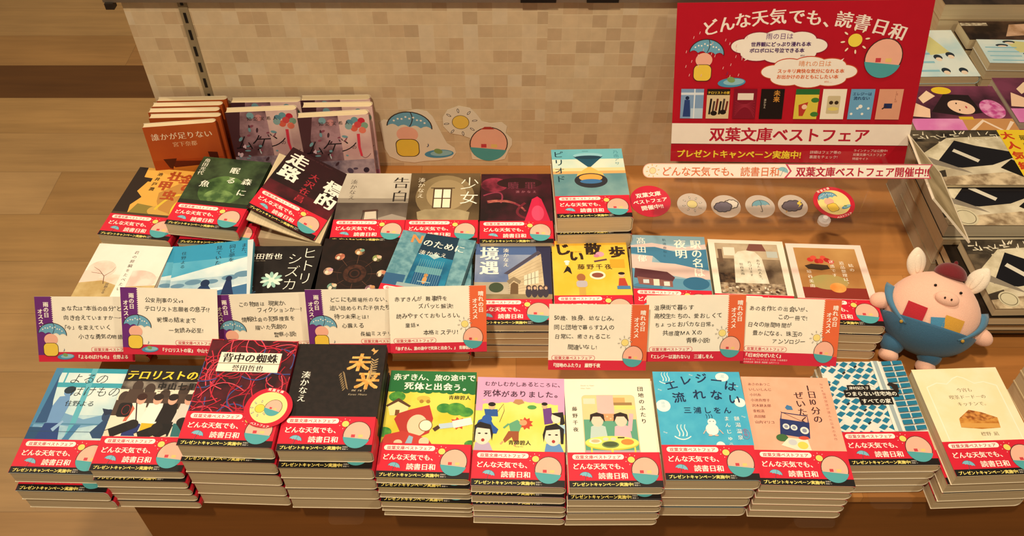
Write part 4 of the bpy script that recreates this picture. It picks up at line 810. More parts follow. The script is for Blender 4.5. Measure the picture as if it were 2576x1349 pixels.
# ------------------------------------------------------------------ recommendation cards
def card(lines, kind, foot, label, p, small=None):
    a = Art(120, 86, 0.6); a.fill('#f4ecd8'); rain = kind == 'rain'; c = '#6a2a78' if rain else '#e2683c'
    a.rect(0, 0, 120, 13 if not small else 16, '#cf2740')
    x0, x1 = (0, 20) if rain else (100, 120); e = x1 if rain else x0
    a.rect(x0, 13 if not rain else 9, x1, 86, c)
    for k in range(18): a.ell(e, 84.5 - 2.7 * k, 1.3, 0.9, c, n=10)
    for k, (s, dx, y) in enumerate(((('雨の日' if rain else '晴れの日'), 13.4, 79), ('オススメ', 6.0, 70))): a.text(s, x0 + dx, y, 6.9, WH, v=True, wt=0.03, sp=1.0)
    q = random.Random(len(label)); ox = 29 if rain else 5
    for s, dx, y in lines: a.text(s, ox + dx, y, 7.1, '#1c1612', wt=0.004, jit=1.0, rnd=q, sp=0.98)
    px = 66 if rain else 4
    a.rrect(px, 13 if not small else 17, px + 53, 19.5 if not small else 23.5, 3, '#cf2740'); a.rrect(px + 0.5, 13.4 if not small else 17.4, px + 52.5, 19.1 if not small else 23.1, 2.7, '#f4ecd8')
    a.text('双葉文庫ベストフェア', px + 26.5, 14.4 if not small else 18.4, 4.5, '#c5273e', wt=0.02, c=True, sp=1.03)
    a.text(foot, 47 if rain else 4, 4.2 if not small else 9.5, 6.0 if len(foot) < 22 else 5.2, WH, wt=0.02, mn=True, sx=0.8)
    if small:
        for k, s in enumerate(small): a.text(s, 4, 5.2 - 3.6 * k, 2.7, '#f0d8d4', sx=0.95)
    if rain:
        rainy_shape(a, 17, 22, 28); puddle(a, 34, 7, 10.5); a.text('♪', 31, 14, 6, '#4a5a78')
    else:
        sun(a, 93, 37, 4.3, '#f2dd86'); sunny_shape(a, 103, 19, 25)
    mw = pose(*p)
    o = thing('recommendation_card', label, 'card', mw, 'handwritten recommendation cards')
    mb = MB(); mb.box(-0.06, 0.06, -0.043, 0.043, -0.0006, 0, M('#f4ecd8', 0.6)); a.to(mb, -0.06, -0.043, 0.00001)
    put('printed_card', mb.mesh('printed_card'), o)
    # clear stand: upright strip behind the card and a foot on the table
    b = mw @ Vector((0, -0.03, -0.0016)); zf = b.z - TABLE
    tl = Matrix.Translation((0, 0, -0.0009))
    mb = MB(); mb.box(-0.012, 0.012, -0.036, 0.01, -0.0014, 0, CLEAR, tl)
    inv = mw.inverted(); yaw = Matrix.Rotation(R(p[3]), 4, 'Z')
    loc = mw @ Vector((0, -0.030, -0.0035))
    fm = inv @ Matrix.Translation((loc.x, loc.y, 0))
    mb.box(-0.012, 0.012, -0.0008, 0.0008, TABLE + 0.0016, loc.z, CLEAR, fm)
    mb.box(-0.024, 0.024, -0.014, 0.014, TABLE + 0.0003, TABLE + 0.0016, CLEAR, fm)
    put('clear_stand', mb.mesh('clear_stand'), o)
    return o
card([('あなたは"本当の自分"と', 3, 68), ('向き合えていますか──', 5, 56), ('「今」を変えていく', 1, 43), ('小さな勇気の物語!', 22, 31)], 'rain', '『よるのばけもの』 住野よる', 'purple edged card at the left end, four handwritten lines', (-0.5479, 0.722, -0.8855 + 1.45, 5.6, 53.8, -4.5))
card([('公安刑事の父vs', 1, 68), ('テロリスト志願者の息子!?', 0, 57), ('戦慄の結末まで', 15, 43), ('一気読み必至!', 29, 30)], 'rain', '『テロリストの家』 中山七里', 'purple edged card second from the left', (-0.4289, 0.712, -0.8583 + 1.45, 1.0, 53.2, -2.1))
card([('この物語は 現実か、', 2, 70), ('フィクションか─?', 25, 61), ('情報社会の犯罪捜査を', 3, 49), ('描いた先鋭の', 19, 38), ('警察小説!', 42, 27)], 'rain', '『背中の蜘蛛』 誉田哲也', 'purple edged card behind the red yarn book', (-0.3169, 0.722, -0.8811 + 1.45 + 0.004, -2.7, 61.7, 4.2))
card([('どこにも居場所のない、', 1, 70), ('追い詰められた子供たちが', 0, 59), ('待つ未来とは?', 5, 47), ('心震える', 14, 35), ('長編ミステリー!', 36, 24)], 'rain', '『未来』 湊かなえ', 'purple edged card behind the black and gold book', (-0.1966, 0.712, -0.8577 + 1.45, -1.1, 61.7, 1.3))
card([('赤ずきんが 難事件を', 2, 68), ('ズバッと解決!', 31, 58), ('読みやすくておもしろい。', 3, 46), ('童話×', 14, 34), ('本格ミステリ!', 36, 24)], 'sun', '『赤ずきん、旅の途中で死体と出会う。』 青柳碧人', 'orange edged card above the green meadow book', (-0.0918, 0.7075, -0.8486 + 1.45, 2.8, 56.8, -1.1))
card([('50歳、独身、幼なじみ。', 1, 66), ('同じ団地で暮らす2人の', 1, 54), ('日常に、癒されること', 2, 42), ('間違いなし!', 18, 28)], 'sun', '『団地のふたり』 藤野千夜', 'orange edged card above the cream book of two at a table', (0.1045, 0.676, -0.8450 + 1.45, -0.6, 60.8, 0.0))
card([('温泉街で暮らす', 4, 68), ('高校生たちの、愛おしくて', 4, 57), ('ちょっとおバカな日常。', 5, 46), ('共感度ＭＡＸの', 15, 35), ('青春小説!', 44, 25)], 'sun', '『エレジーは流れない』 三浦しをん', 'orange edged card above the sky blue book', (0.2251, 0.6913, -0.8461 + 1.45, -2.6, 58.6, 2.7))
card([('あの名作との出会いが、', 2, 70), ('この一冊で!', 38, 59), ('日々の隙間時間が', 1, 49), ('豊かになる、珠玉の', 8, 38), ('アンソロジー', 33, 28)], 'sun', '『1日10分のぜいたく』', 'orange edged card above the salmon radio book', (0.3485, 0.7015, -0.8657 + 1.45, -3.0, 53.3, 0.3), ('あさのあつこ いしいしんじ 小川糸 小池真理子', '沢木耕太郎 重松清 髙田郁 山内マリコ'))

# ------------------------------------------------------------------ round sticker on the red yarn book
def round_mesh(name, a, r, th, mat, rot=0):
    mb = MB(); T = Matrix.Rotation(R(rot), 4, 'Z')
    mb.extrude_z([(r * math.cos(2 * math.pi * k / 48), r * math.sin(2 * math.pi * k / 48)) for k in range(48)], 0, th, mat); a.to(mb, -r, -r, th + 1e-5, T); return mb.mesh(name)
def fair_round(kind):
    a = Art(60, 60); a.ell(30, 30, 30, 30, '#c81c34', n=48); a.ell(30, 30, 23.5, 23.5, '#f0dd8e', n=48)
    a.text('双葉文庫', 18, 54.4, 4.6, WH, wt=0.02, rot=0, sp=1.2); a.text('ベストフェア', 17.5, 1.6, 4.2, WH, wt=0.02, sp=1.0)
    if kind == 'sun': sun(a, 20, 26, 6, '#f2cf4a'); sunny_shape(a, 36, 31, 22)
    else: rainy_shape(a, 24, 27, 24); puddle(a, 42, 16, 8)
    return a
tag(put('round_sticker', round_mesh('round_sticker', fair_round('sun'), 0.027, 0.0006, M('#c81c34'), -14), None, pose(-0.2795, 0.5715, 1.45 - 0.845 + 0.0012, 0) @ Matrix.Diagonal((0.9, 0.9, 1, 1))), 'round red and yellow sticker on the corner of the red yarn book', 'sticker')

# ------------------------------------------------------------------ poster, strip sign, clear stand with round stickers
a = Art(364, 257, 0.35); a.fill('#b41226')
for ch, u, v, r in zip('どんな天気でも、読書日和', (41, 64, 87, 111, 136, 162, 187, 212, 229, 255, 281, 306), (207, 213, 218.5, 222.5, 225, 225.5, 224, 221, 222, 218, 212, 205), (16, 14, 11, 8, 4, 0, -3, -5, -8, -10, -13, -16)): a.text(ch, u, v, 25, '#f2e6da', mn=True, wt=0.006, rot=r)
def cloud(a, x, y, w, h, c, edge=None):
    for e, col in (((1.4, edge),) if edge else ()) + ((0, c),):
        a.ell(x, y, w * 0.42 + e, h * 0.4 + e, col)
        for k, (u, v, r, s) in enumerate(((-0.42, 0.02, 0.16, 0.26), (-0.25, 0.24, 0.18, 0.28), (0.0, 0.32, 0.2, 0.28), (0.25, 0.25, 0.18, 0.28), (0.42, 0.02, 0.15, 0.26), (0.25, -0.25, 0.2, 0.28), (0, -0.3, 0.2, 0.3), (-0.26, -0.24, 0.2, 0.28))): a.ell(x + u * w, y + v * h, r * w + e, s * h + e, col)
cloud(a, 154, 190, 122, 42, '#f4ecdf', '#8f2236'); a.poly([(112, 180), (104, 168), (122, 176)], '#f4ecdf')
cloud(a, 202, 150, 122, 40, '#f4ecdf', '#c8482c'); a.poly([(236, 163), (250, 172), (244, 158)], '#f4ecdf')
a.text('雨の日は', 153, 202, 10, '#6a3a7e', c=True, wt=0.0); a.text('世界観にどっぷり浸れる本', 156, 191, 7.3, '#4c2a66', c=True, wt=0.03); a.text('ボロボロに号泣できる本', 151, 181.5, 7.3, '#4c2a66', c=True, wt=0.03); a.text('etc…', 186, 175, 5, '#4c2a66')
a.text('晴れの日は', 209, 160, 9.6, '#e08a50', c=True, wt=0.0); a.text('スッキリ爽快な気分になれる本', 204, 149.5, 7.0, '#dd6a3a', c=True, wt=0.025); a.text('お出かけのおともにしたい本', 200, 140.5, 7.0, '#dd6a3a', c=True, wt=0.025); a.text('etc…', 226, 134, 5, '#dd6a3a')
rainy_shape(a, 44, 158, 42); puddle(a, 88, 134, 21); a.text('♪', 78, 146, 10, '#8a2a5a')
q = random.Random(1)
for i in range(26): x, y = q.uniform(14, 106), q.uniform(142, 214); a.line([(x, y), (x + 1, y + 4)], 0.9, '#e8b8b4')
sun(a, 262, 199, 10, '#f0d94c', edge=None, rc='#f2e2c0'); sunny_shape(a, 306, 172, 54)
def mini(x, base, f):
    a.rect(x, 75, x + 35, 124, base); f(x)
mini(12, '#7f9fc4', lambda x: (a.rect(x, 114, x + 35, 118, '#d8e2ea'), a.poly([(x + 4, 78), (x + 6, 106), (x + 14, 106), (x + 16, 78)], '#28407a'), a.rect(x + 16, 75, x + 35, 92, '#b8cfe0'), a.rect(x + 20, 75, x + 22, 124, '#dfe8ee'), a.ell(x + 10, 109, 3, 3, '#1c2a48')))
mini(52, '#d8c49a', lambda x: (a.rect(x, 114, x + 35, 124, '#2a2016'), a.text('テロリストの家', x + 1, 116, 4.8, '#f0cc3c', wt=0.02), [a.line([(x + 5 + 5 * k, 82 + 3 * (k % 3)), (x + 7 + 5 * k, 108 - 4 * (k % 2))], 3, ['#241a16', '#4a3a34', '#6a2a20'][k % 3]) for k in range(6)], a.ell(x + 12, 84, 5, 4, '#201814'), a.ell(x + 26, 86, 5, 4, '#201814')))
mini(93, '#7e1428', lambda x: (a.rect(x + 6, 106, x + 30, 117, '#e8dccc'), [a.curve((x + 3, 80 + 4 * k), (x + 20, 110 - 3 * k), (x + 33, 78 + 5 * k), 0.5, '#a83044') for k in range(7)]))
mini(134, '#1c1210', lambda x: (a.text('未来', x + 24, 122, 10, '#c78a3a', v=True, wt=0.03), a.text('湊かなえ', x + 7, 108, 4, '#d8ccb8', v=True)))
mini(186, '#d9c548', lambda x: (a.rect(x, 115, x + 35, 124, '#2a6a34'), a.ell(x + 30, 106, 6, 4, '#3f7a34'), a.ell(x + 31, 83, 6, 4, '#3f7a34'), a.poly([(x + 6, 98), (x + 20, 103), (x + 18, 92), (x + 14, 80), (x + 8, 80)], '#b83a2c'), a.ell(x + 15, 95, 4, 4, '#f0cda8')))
mini(226, '#f0e8d4', lambda x: (a.rrect(x + 8, 84, x + 27, 113, 2, '#cdbf98'), a.ell(x + 14, 102, 3, 3, '#3a2a1c'), a.ell(x + 22, 102, 3, 3, '#3a2a1c'), a.ell(x + 18, 92, 8, 3, '#e0d070')))
mini(267, '#6aa6cf', lambda x: (a.text('エレジーは', x + 3, 114, 5.6, '#1c3460', wt=0.02), a.text('流れない', x + 5, 107, 6, '#1c3460', wt=0.02), [a.ell(x + 5 + 8 * k, 84 + 9 * (k % 2), 2, 2, '#eef0e8', n=10) for k in range(4)], a.ell(x + 17, 96, 3, 3, '#eef0e8')))
mini(308, '#dd9f82', lambda x: (a.rect(x + 10, 93, x + 22, 101, '#26305a'), a.line([(x + 8, 92), (x + 14, 97)], 2, '#3a2a2a'), a.text('1日10分', x + 26, 121, 4, '#8a4a3a', v=True)))
a.rect(0, 32, 364, 67, '#f2e8da'); a.text('双葉文庫ベストフェア', 182, 39, 25, '#b51f36', wt=0.025, c=True, sx=0.98)
a.text('プレゼントキャンペーン実施中!', 9, 9, 14.2, '#f4d23a', wt=0.035, sx=0.97); a.text('詳細はフェア帯の', 218, 17, 6, '#f0d8d0'); a.text('裏面をチェック!', 218, 9, 6, '#f0d8d0'); a.text('ラインナップは公開中!', 284, 21, 5, '#f0d8d0'); a.text('双葉文庫ベストフェア', 284, 14, 5, '#f0d8d0'); a.text('特設サイト', 284, 7, 5, '#f0d8d0')
PM = pose(0.4334 * 0.93, 1.1379 * 0.93, -0.8041 * 0.93 + 1.45, -8.5, 74.6, 5.2)
PS = Matrix.Diagonal((0.93, 0.93, 1, 1))
mb = MB(); mb.box(-0.182, 0.182, -0.1285, 0.1285, -0.0012, 0, M('#b41226', 0.35), PS); a.to(mb, -0.182, -0.1285, 1e-5, PS)
POSTER_ME = mb
tag(put('poster', POSTER_ME.mesh('poster'), None, PM), 'large red fair poster leaning against the tiled panel', 'poster')
# strip sign
a = Art(437, 22, 0.4)
a.rrect(0, 0, 225, 22, 10, '#f0b8a0'); a.rrect(1, 1, 224, 21, 9.5, '#f7efe0'); a.poly([(214, 0), (437, 0), (431, 11), (437, 22), (214, 22), (222, 11)], '#cf4a62'); a.poly([(218, 1.3), (434.5, 1.3), (429.5, 11), (434.5, 20.7), (218, 20.7), (225, 11)], '#f7efe0')
sun(a, 15, 11, 5, '#f6e6b0', edge=None, rc='#e6c27a'); a.ring(15, 11, 5, 5, 0.5, '#e0a060'); a.text('どんな天気でも、読書日和', 28, 4.2, 15.2, '#e2764a', wt=0.01, sx=0.98); umbrella(a, 211, 10, 8, '#8fc4d0', rot=-18, edge='#6a98a4')
a.text('双葉文庫ベストフェア開催中!!', 231, 4.2, 15.4, '#b8243c', wt=0.022, sx=0.97)
SK = Matrix.Diagonal((0.845, 0.845, 1, 1))
SM = pose(0.4156 * 0.845, 1.0226 * 0.845, -0.8770 * 0.845 + 1.45, 0.3, 59.7, -0.4)
mb = MB(); mb.extrude_z([(-0.2085, -0.011), (0.2185, -0.011), (0.2125, 0), (0.2185, 0.011), (-0.2085, 0.011), (-0.2165, 0.006), (-0.2185, 0), (-0.2165, -0.006)], -0.0006, 0, M('#f7efe0')); a.to(mb, -0.2185, -0.011, 1e-5)
tag(put('strip_sign', mb.mesh('strip_sign'), None, SM @ SK), 'long white strip sign below the red poster', 'sign')
# clear stepped stand
st = thing('acrylic_stand', 'wide clear acrylic stand carrying round stickers and the strip sign', 'stand', Matrix.Translation((0.4, 0.96, TABLE)))
def spart(name, mb):
    o = put(name, mb.mesh(name), st); o.matrix_parent_inverse = st.matrix_world.inverted(); return o
SH = 1.45 - 0.884; SL = R(7)
y0, y1 = 0.915, 1.008
def sz(y): return SH + (y - 0.965) * math.tan(SL)
ST = Matrix.Translation((0.385, 0.965, SH)) @ Matrix.Rotation(SL, 4, 'X')
mb = MB(); mb.box(-0.220, 0.215, -0.052, 0.043, -0.0025, 0, CLEAR, ST); spart('sloping_top', mb)
mb = MB(); mb.box(0.165, 0.600, y0 - 0.003, y0 - 0.0005, TABLE + 0.0003, sz(y0) - 0.003, CLEAR); mb.box(0.2, 0.49, y0 - 0.003, y0 - 0.0005, sz(y0) - 0.003, 0.7, CLEAR); mb.box(0.2, 0.206, 0.871, y0 - 0.003, 0.698, 0.7, CLEAR); mb.box(0.484, 0.49, 0.871, y0 - 0.003, 0.698, 0.7, CLEAR); spart('front_pane', mb)
spart('side_pane', MB().box(0.165, 0.1675, y0, 1.006, TABLE + 0.0003, sz(y0) - 0.003, CLEAR))
spart('side_pane', MB().box(0.5975, 0.600, y0, 1.006, TABLE + 0.0003, sz(y0) - 0.003, CLEAR))
spart('rear_pane', MB().box(0.165, 0.600, 1.007, 1.0095, TABLE + 0.0003, 0.560, CLEAR))
mb = MB(); mb.box(0.25, 0.59, 1.0125, 1.015, TABLE + 0.0003, 0.5755, CLEAR); mb.box(0.25, 0.59, 1.0155, 1.03, 0.5735, 0.5755, CLEAR); spart('poster_rest', mb)
def on_slope(px, py, rot):
    # point of the sloping sheet
    return ST @ Matrix.Translation((px - 0.385, py, 0.0004)) @ Matrix.Rotation(R(rot), 4, 'Z')
def sticker(me, x, y, rot, label):
    tag(put('round_sticker', me, None, on_slope(x, y, rot)), label, 'sticker', 'round stickers on the clear stand')
a = Art(60, 60); a.ell(30, 30, 30, 30, '#c81c38', n=48)
for s, y, z in (('双葉文庫', 39, 9.5), ('ベストフェア', 27, 8.6), ('開催中!!', 14.5, 9.5)): a.text(s, 30, y, z, WH, wt=0.025, c=True)
sticker(round_mesh('round_sticker', a, 0.030, 0.0004, M('#c81c38'), 0), 0.2030, -0.0020, 9, 'large red round sticker with white words')
G = '#c8bba2'
a = Art(44, 44); sun(a, 22, 22, 7.2, '#d8c888', edge=OUTL); sticker(round_mesh('round_sticker', a, 0.0215, 0.0004, MILKY, 0), 0.2632, -0.0085, 4, 'pale round sticker with a sun')
a = Art(44, 44); cloud(a, 30, 24, 18, 13, '#d8cfc0', '#4a3c34'); cloud(a, 17, 21, 22, 15, '#6a6270', '#3a3238'); sticker(round_mesh('round_sticker', a, 0.0215, 0.0004, MILKY, 0), 0.3125, -0.0120, 10, 'pale round sticker with a grey cloud')
a = Art(44, 44); umbrella(a, 23, 22, 13, '#6d9fae', rot=-4); sticker(round_mesh('round_sticker', a, 0.0215, 0.0004, MILKY, 0), 0.3625, -0.0120, 10, 'pale round sticker with a blue umbrella')
a = Art(44, 44); cloud(a, 21, 22, 26, 16, '#625a66', '#3a3238'); a.poly([(30, 26), (38, 30), (34, 24), (37, 23), (28, 17), (32, 22), (29, 23)], '#d8c04a'); a.line([(10, 15), (7, 12)], 1.2, '#c89a4a'); sticker(round_mesh('round_sticker', a, 0.0215, 0.0004, MILKY, 0), 0.4105, -0.0115, 12, 'pale round sticker with a storm cloud')
sticker(round_mesh('round_sticker', fair_round('rain'), 0.0300, 0.0004, M('#c81c34'), 0), 0.4720, -0.0045, 22, 'large red rimmed round sticker with a yellow centre')
mb = MB()
for k in range(12):
    pass
p = [(0.009 * math.cos(R(30 * k)), 0.009 * math.sin(R(30 * k))) for k in range(12)]
mb.extrude_z(p, 0, 0.006, clear_material('suction_cup_plastic', body=0.25)); mb.extrude_z([(x * 0.4, y * 0.4) for x, y in p], 0.006, 0.011, clear_material('suction_knob_plastic', body=0.4))
tag(put('suction_cup', mb.mesh('suction_cup'), None, on_slope(0.449, -0.0415, 0)), 'clear suction cup at the front edge of the stand', 'suction cup')

# ------------------------------------------------------------------ cut-out stickers on the panel
def cutout(name, label, art, outline, x, z):
    mb = MB(); mb.extrude_z([(u * 1e-3, v * 1e-3) for u, v in outline], 0, 0.0004, M('#e6dac2', 0.6)); art.to(mb, 0, 0, 0.00041)
    tag(put(name, mb.mesh(name), None, Matrix.Translation((x, PANEL - 0.0006, z)) @ Matrix.Rotation(R(90), 4, 'X')), label, 'sticker', 'cut-out stickers on the tiled panel')
a = Art(118, 118); rainy_shape(a, 43, 46, 58); puddle(a, 92, 22, 24); a.text('♪', 72, 36, 12, '#4a5a78')
cutout('cutout_sticker', 'white cut-out sticker with blue umbrella and yellow coat on the tiles', a, [(0, 86), (8, 92), (22, 88), (38, 98), (46, 108), (62, 112), (78, 108), (86, 98), (92, 82), (100, 60), (106, 44), (118, 34), (120, 24), (112, 12), (90, 8), (66, 6), (50, 3), (28, 6), (10, 16), (3, 34), (2, 60)], -0.212, 0.4895)
a = Art(110, 118); sun(a, 30, 84, 13, '#ecc85a'); sunny_shape(a, 74, 40, 62); a.poly([(62, 70), (68, 75), (78, 75), (84, 70)], '#b03a34')
cutout('cutout_sticker', 'white cut-out sticker with yellow sun and teal shape on the tiles', a, [(2, 76), (2, 94), (10, 108), (28, 116), (46, 112), (56, 100), (64, 86), (78, 82), (96, 84), (104, 76), (102, 62), (112, 50), (112, 38), (106, 26), (100, 8), (84, 4), (62, 6), (46, 8), (44, 30), (44, 52), (30, 58), (12, 62)], -0.112, 0.492)

# ------------------------------------------------------------------ plush pig toy
PINK = fabric_material('pink_plush', '#eeb59c', '#f7cbb4'); DENIM = fabric_material('blue_felt', '#2c5878', '#3f7090'); WHT = fabric_material('cream_plush', '#ecdcc4', '#fbf0dc'); MAROON = fabric_material('maroon_felt', '#611018', '#7c1a22'); STRAP = fabric_material('light_blue_felt', '#3f7396', '#5488a8')
pig = thing('plush_pig_toy', 'pink plush pig toy in blue dungarees and dark red beret', 'plush toy', pose(0.5550, 0.7600, 0.5525, -20) @ Matrix.Rotation(R(-40), 4, 'X') @ Matrix.Rotation(R(4), 4, 'Y') @ Matrix.Scale(0.96, 4))
def blob(name, mat, parent, f, seg=32, rings=20, smooth=True):
    bm = bmesh.new(); bmesh.ops.create_uvsphere(bm, u_segments=seg, v_segments=rings, radius=1.0)
    for v in bm.verts: v.co = Vector(f(v.co.x, v.co.y, v.co.z))
    me = bpy.data.meshes.new(name); bm.to_mesh(me); bm.free(); me.materials.append(mat); me.polygons.foreach_set('use_smooth', [smooth] * len(me.polygons)); me.update()
    return put(name, me, parent)
def body_pt(x, y, z, g=0.0):
    wx = 0.0625 * (1 + 0.05 * max(0, -z)) * (1 - 0.10 * max(0, z) ** 2)
    return (x * (wx + g), y * (0.046 + g) * (1 - 0.08 * z), z * (0.0575 + g))
body = blob('body', PINK, pig, lambda x, y, z: body_pt(x, y, z))
def overalls():
    bm = bmesh.new(); bmesh.ops.create_uvsphere(bm, u_segments=40, v_segments=40, radius=1.0)
    for v in bm.verts: v.co = Vector(body_pt(v.co.x, v.co.y, v.co.z, 0.0022))
    # keep what lies below the waistline
    bmesh.ops.bisect_plane(bm, geom=bm.verts[:] + bm.edges[:] + bm.faces[:], plane_co=(0, 0, -0.0165), plane_no=(0.0, 0.12, 1), clear_outer=True)
    me = bpy.data.meshes.new('dungarees'); bm.to_mesh(me); bm.free(); me.materials.append(DENIM); me.polygons.foreach_set('use_smooth', [True] * len(me.polygons)); me.update()
    o = put('dungarees', me, pig); m = o.modifiers.new('cloth', 'SOLIDIFY'); m.thickness = 0.0016; m.offset = 1; return o
ov = overalls()
for s, x in ((-1, -0.034), (1, 0.016)):
    lx = x
    blob('trouser_leg', DENIM, ov, lambda a, b, c: (lx + a * 0.0165, -0.004 + b * 0.017, -0.056 + c * 0.016), 20, 12)
    blob('foot', PINK, pig, lambda a, b, c: (lx + a * 0.0135, -0.006 + b * 0.015, -0.0715 + c * 0.0105 - 0.002 * abs(a)), 20, 12)
for sx, hx, hz in ((-1, -0.0715, -0.004), (1, 0.0715, -0.010)):
    blob('arm', PINK, pig, lambda a, b, c: (hx - sx * 0.004 + a * 0.0155, -0.008 + b * 0.011, hz + c * 0.012 - 0.15 * a * sx * 0.012), 20, 12)
    # strap from the waist round the arm
    mb = MB(); n = 10; w = 0.0055
    vs = []
    for k in range(n + 1):
        q = k / n; ang = R(-80 + 150 * q); zc = -0.020 + 0.040 * q; r = math.sqrt(max(0, 1 - (zc / 0.0575) ** 2)); th = R(-52 + 50 * q)
        cx = sx * math.cos(th); cy = math.sin(th); nx, ny = cx * (0.0655) * r + sx * 0.0016, cy * 0.0495 * r - 0.0012
        vs.append((nx, ny, zc))
    pts = []
    for (x, y, z) in vs: pts += [(x - 0.0058 * sx, y - 0.0036, z - 0.0014), (x + 0.0046 * sx, y + 0.0056, z + 0.0014)]
    mb.add(pts, [(2 * k, 2 * k + 1, 2 * k + 3, 2 * k + 2) for k in range(n)], STRAP)
    me = mb.mesh('strap', True); o = put('strap', me, ov); md = o.modifiers.new('cloth', 'SOLIDIFY'); md.thickness = 0.0022; md.offset = 0
    blob('button', M('#b08a34', 0.3), o, lambda a, b, c: (sx * 0.0400 + a * 0.0024, -0.0400 + b * 0.0014, -0.0205 + c * 0.0024), 14, 8)
    # ear: cupped leaf with cream lining
    E_ = Matrix.Translation((sx * 0.038, 0.006, 0.0510)) @ Matrix.Rotation(R(sx * 17), 4, 'Y') @ Matrix.Rotation(R(14), 4, 'X') @ Matrix.Rotation(R(-sx * 18), 4, 'Z')
    ear = blob('ear', WHT, pig, lambda a, b, c: E_ @ Vector((a * 0.0135 * (1 - 0.35 * max(0, c) ** 2), b * 0.0062, c * 0.0215 + 0.010)), 24, 16)
    blob('ear_fold', WHT, ear, lambda a, b, c: E_ @ Vector((a * 0.0050, -0.0050 + b * 0.0022, c * 0.0135 + 0.009)), 16, 10)
sn = blob('snout', PINK, pig, lambda a, b, c: (0.003 + a * 0.0155, -0.0412 + b * 0.0062, 0.0270 + c * 0.0098), 24, 14)
for s in (-1, 1):
    blob('nostril', M('#2a1612', 0.5), sn, lambda a, b, c: (0.003 + s * 0.0042 + a * 0.0013, -0.0473 + b * 0.0010, 0.0277 + c * 0.0016), 12, 8)
    blob('eye', M('#120c0a', 0.2), pig, lambda a, b, c: (0.002 + s * 0.0165 + a * 0.0020, -0.0318 + b * 0.0012, 0.0392 + c * 0.0018), 12, 8)
hat = blob('beret', MAROON, pig, lambda a, b, c: (0.004 + a * 0.0212, -0.004 + b * 0.0190, 0.0570 + c * (0.0165 if c > 0 else 0.006)), 28, 16)
blob('beret_stem', MAROON, hat, lambda a, b, c: (0.006 + a * 0.0030, -0.002 + b * 0.0030, 0.0735 + c * 0.0042), 12, 8)
for nm, cx, cz, w, h, rot, mt_ in (('pocket_patch', -0.0285, -0.0030, 0.0120, 0.0115, 3, fabric_material('red_felt', '#a81826', '#c42232')), ('pocket_patch', 0.0020, -0.0085, 0.0085, 0.0090, -16, fabric_material('sky_felt', '#3a80ac', '#5094b8')), ('pocket_patch', 0.0205, -0.0050, 0.0125, 0.0110, 3, fabric_material('mustard_felt', '#c8922c', '#dba63c'))):
    n = 8; vs = []; ca, sa = math.cos(R(rot)), math.sin(R(rot))
    for off in (0.0004, 0.0022):
        for j in range(n + 1):
            for i in range(n + 1):
                u, v = w * (2 * i / n - 1), h * (2 * j / n - 1); x, z = cx + u * ca + v * sa, cz - u * sa + v * ca; zz = z / 0.0575
                wx = 0.0625 * (1 + 0.05 * max(0, -zz)) * (1 - 0.10 * max(0, zz) ** 2)
                vs.append((x, -0.046 * (1 - 0.08 * zz) * math.sqrt(max(0.02, 1 - zz * zz - (x / wx) ** 2)) - off, z))
    k = (n + 1) ** 2; fs = []
    for j in range(n):
        for i in range(n):
            q = j * (n + 1) + i; fs += [(q, q + n + 1, q + n + 2, q + 1), (k + q, k + q + 1, k + q + n + 2, k + q + n + 1)]
    rimv = [i for i in range(n + 1)] + [j * (n + 1) + n for j in range(1, n + 1)] + [n * (n + 1) + i for i in range(n - 1, -1, -1)] + [j * (n + 1) for j in range(n - 1, 0, -1)]
    for i in range(len(rimv)): p_, q_ = rimv[i - 1], rimv[i]; fs.append((p_, q_, k + q_, k + p_))
    mb = MB(); mb.add(vs, fs, mt_); put(nm, mb.mesh(nm), pig)

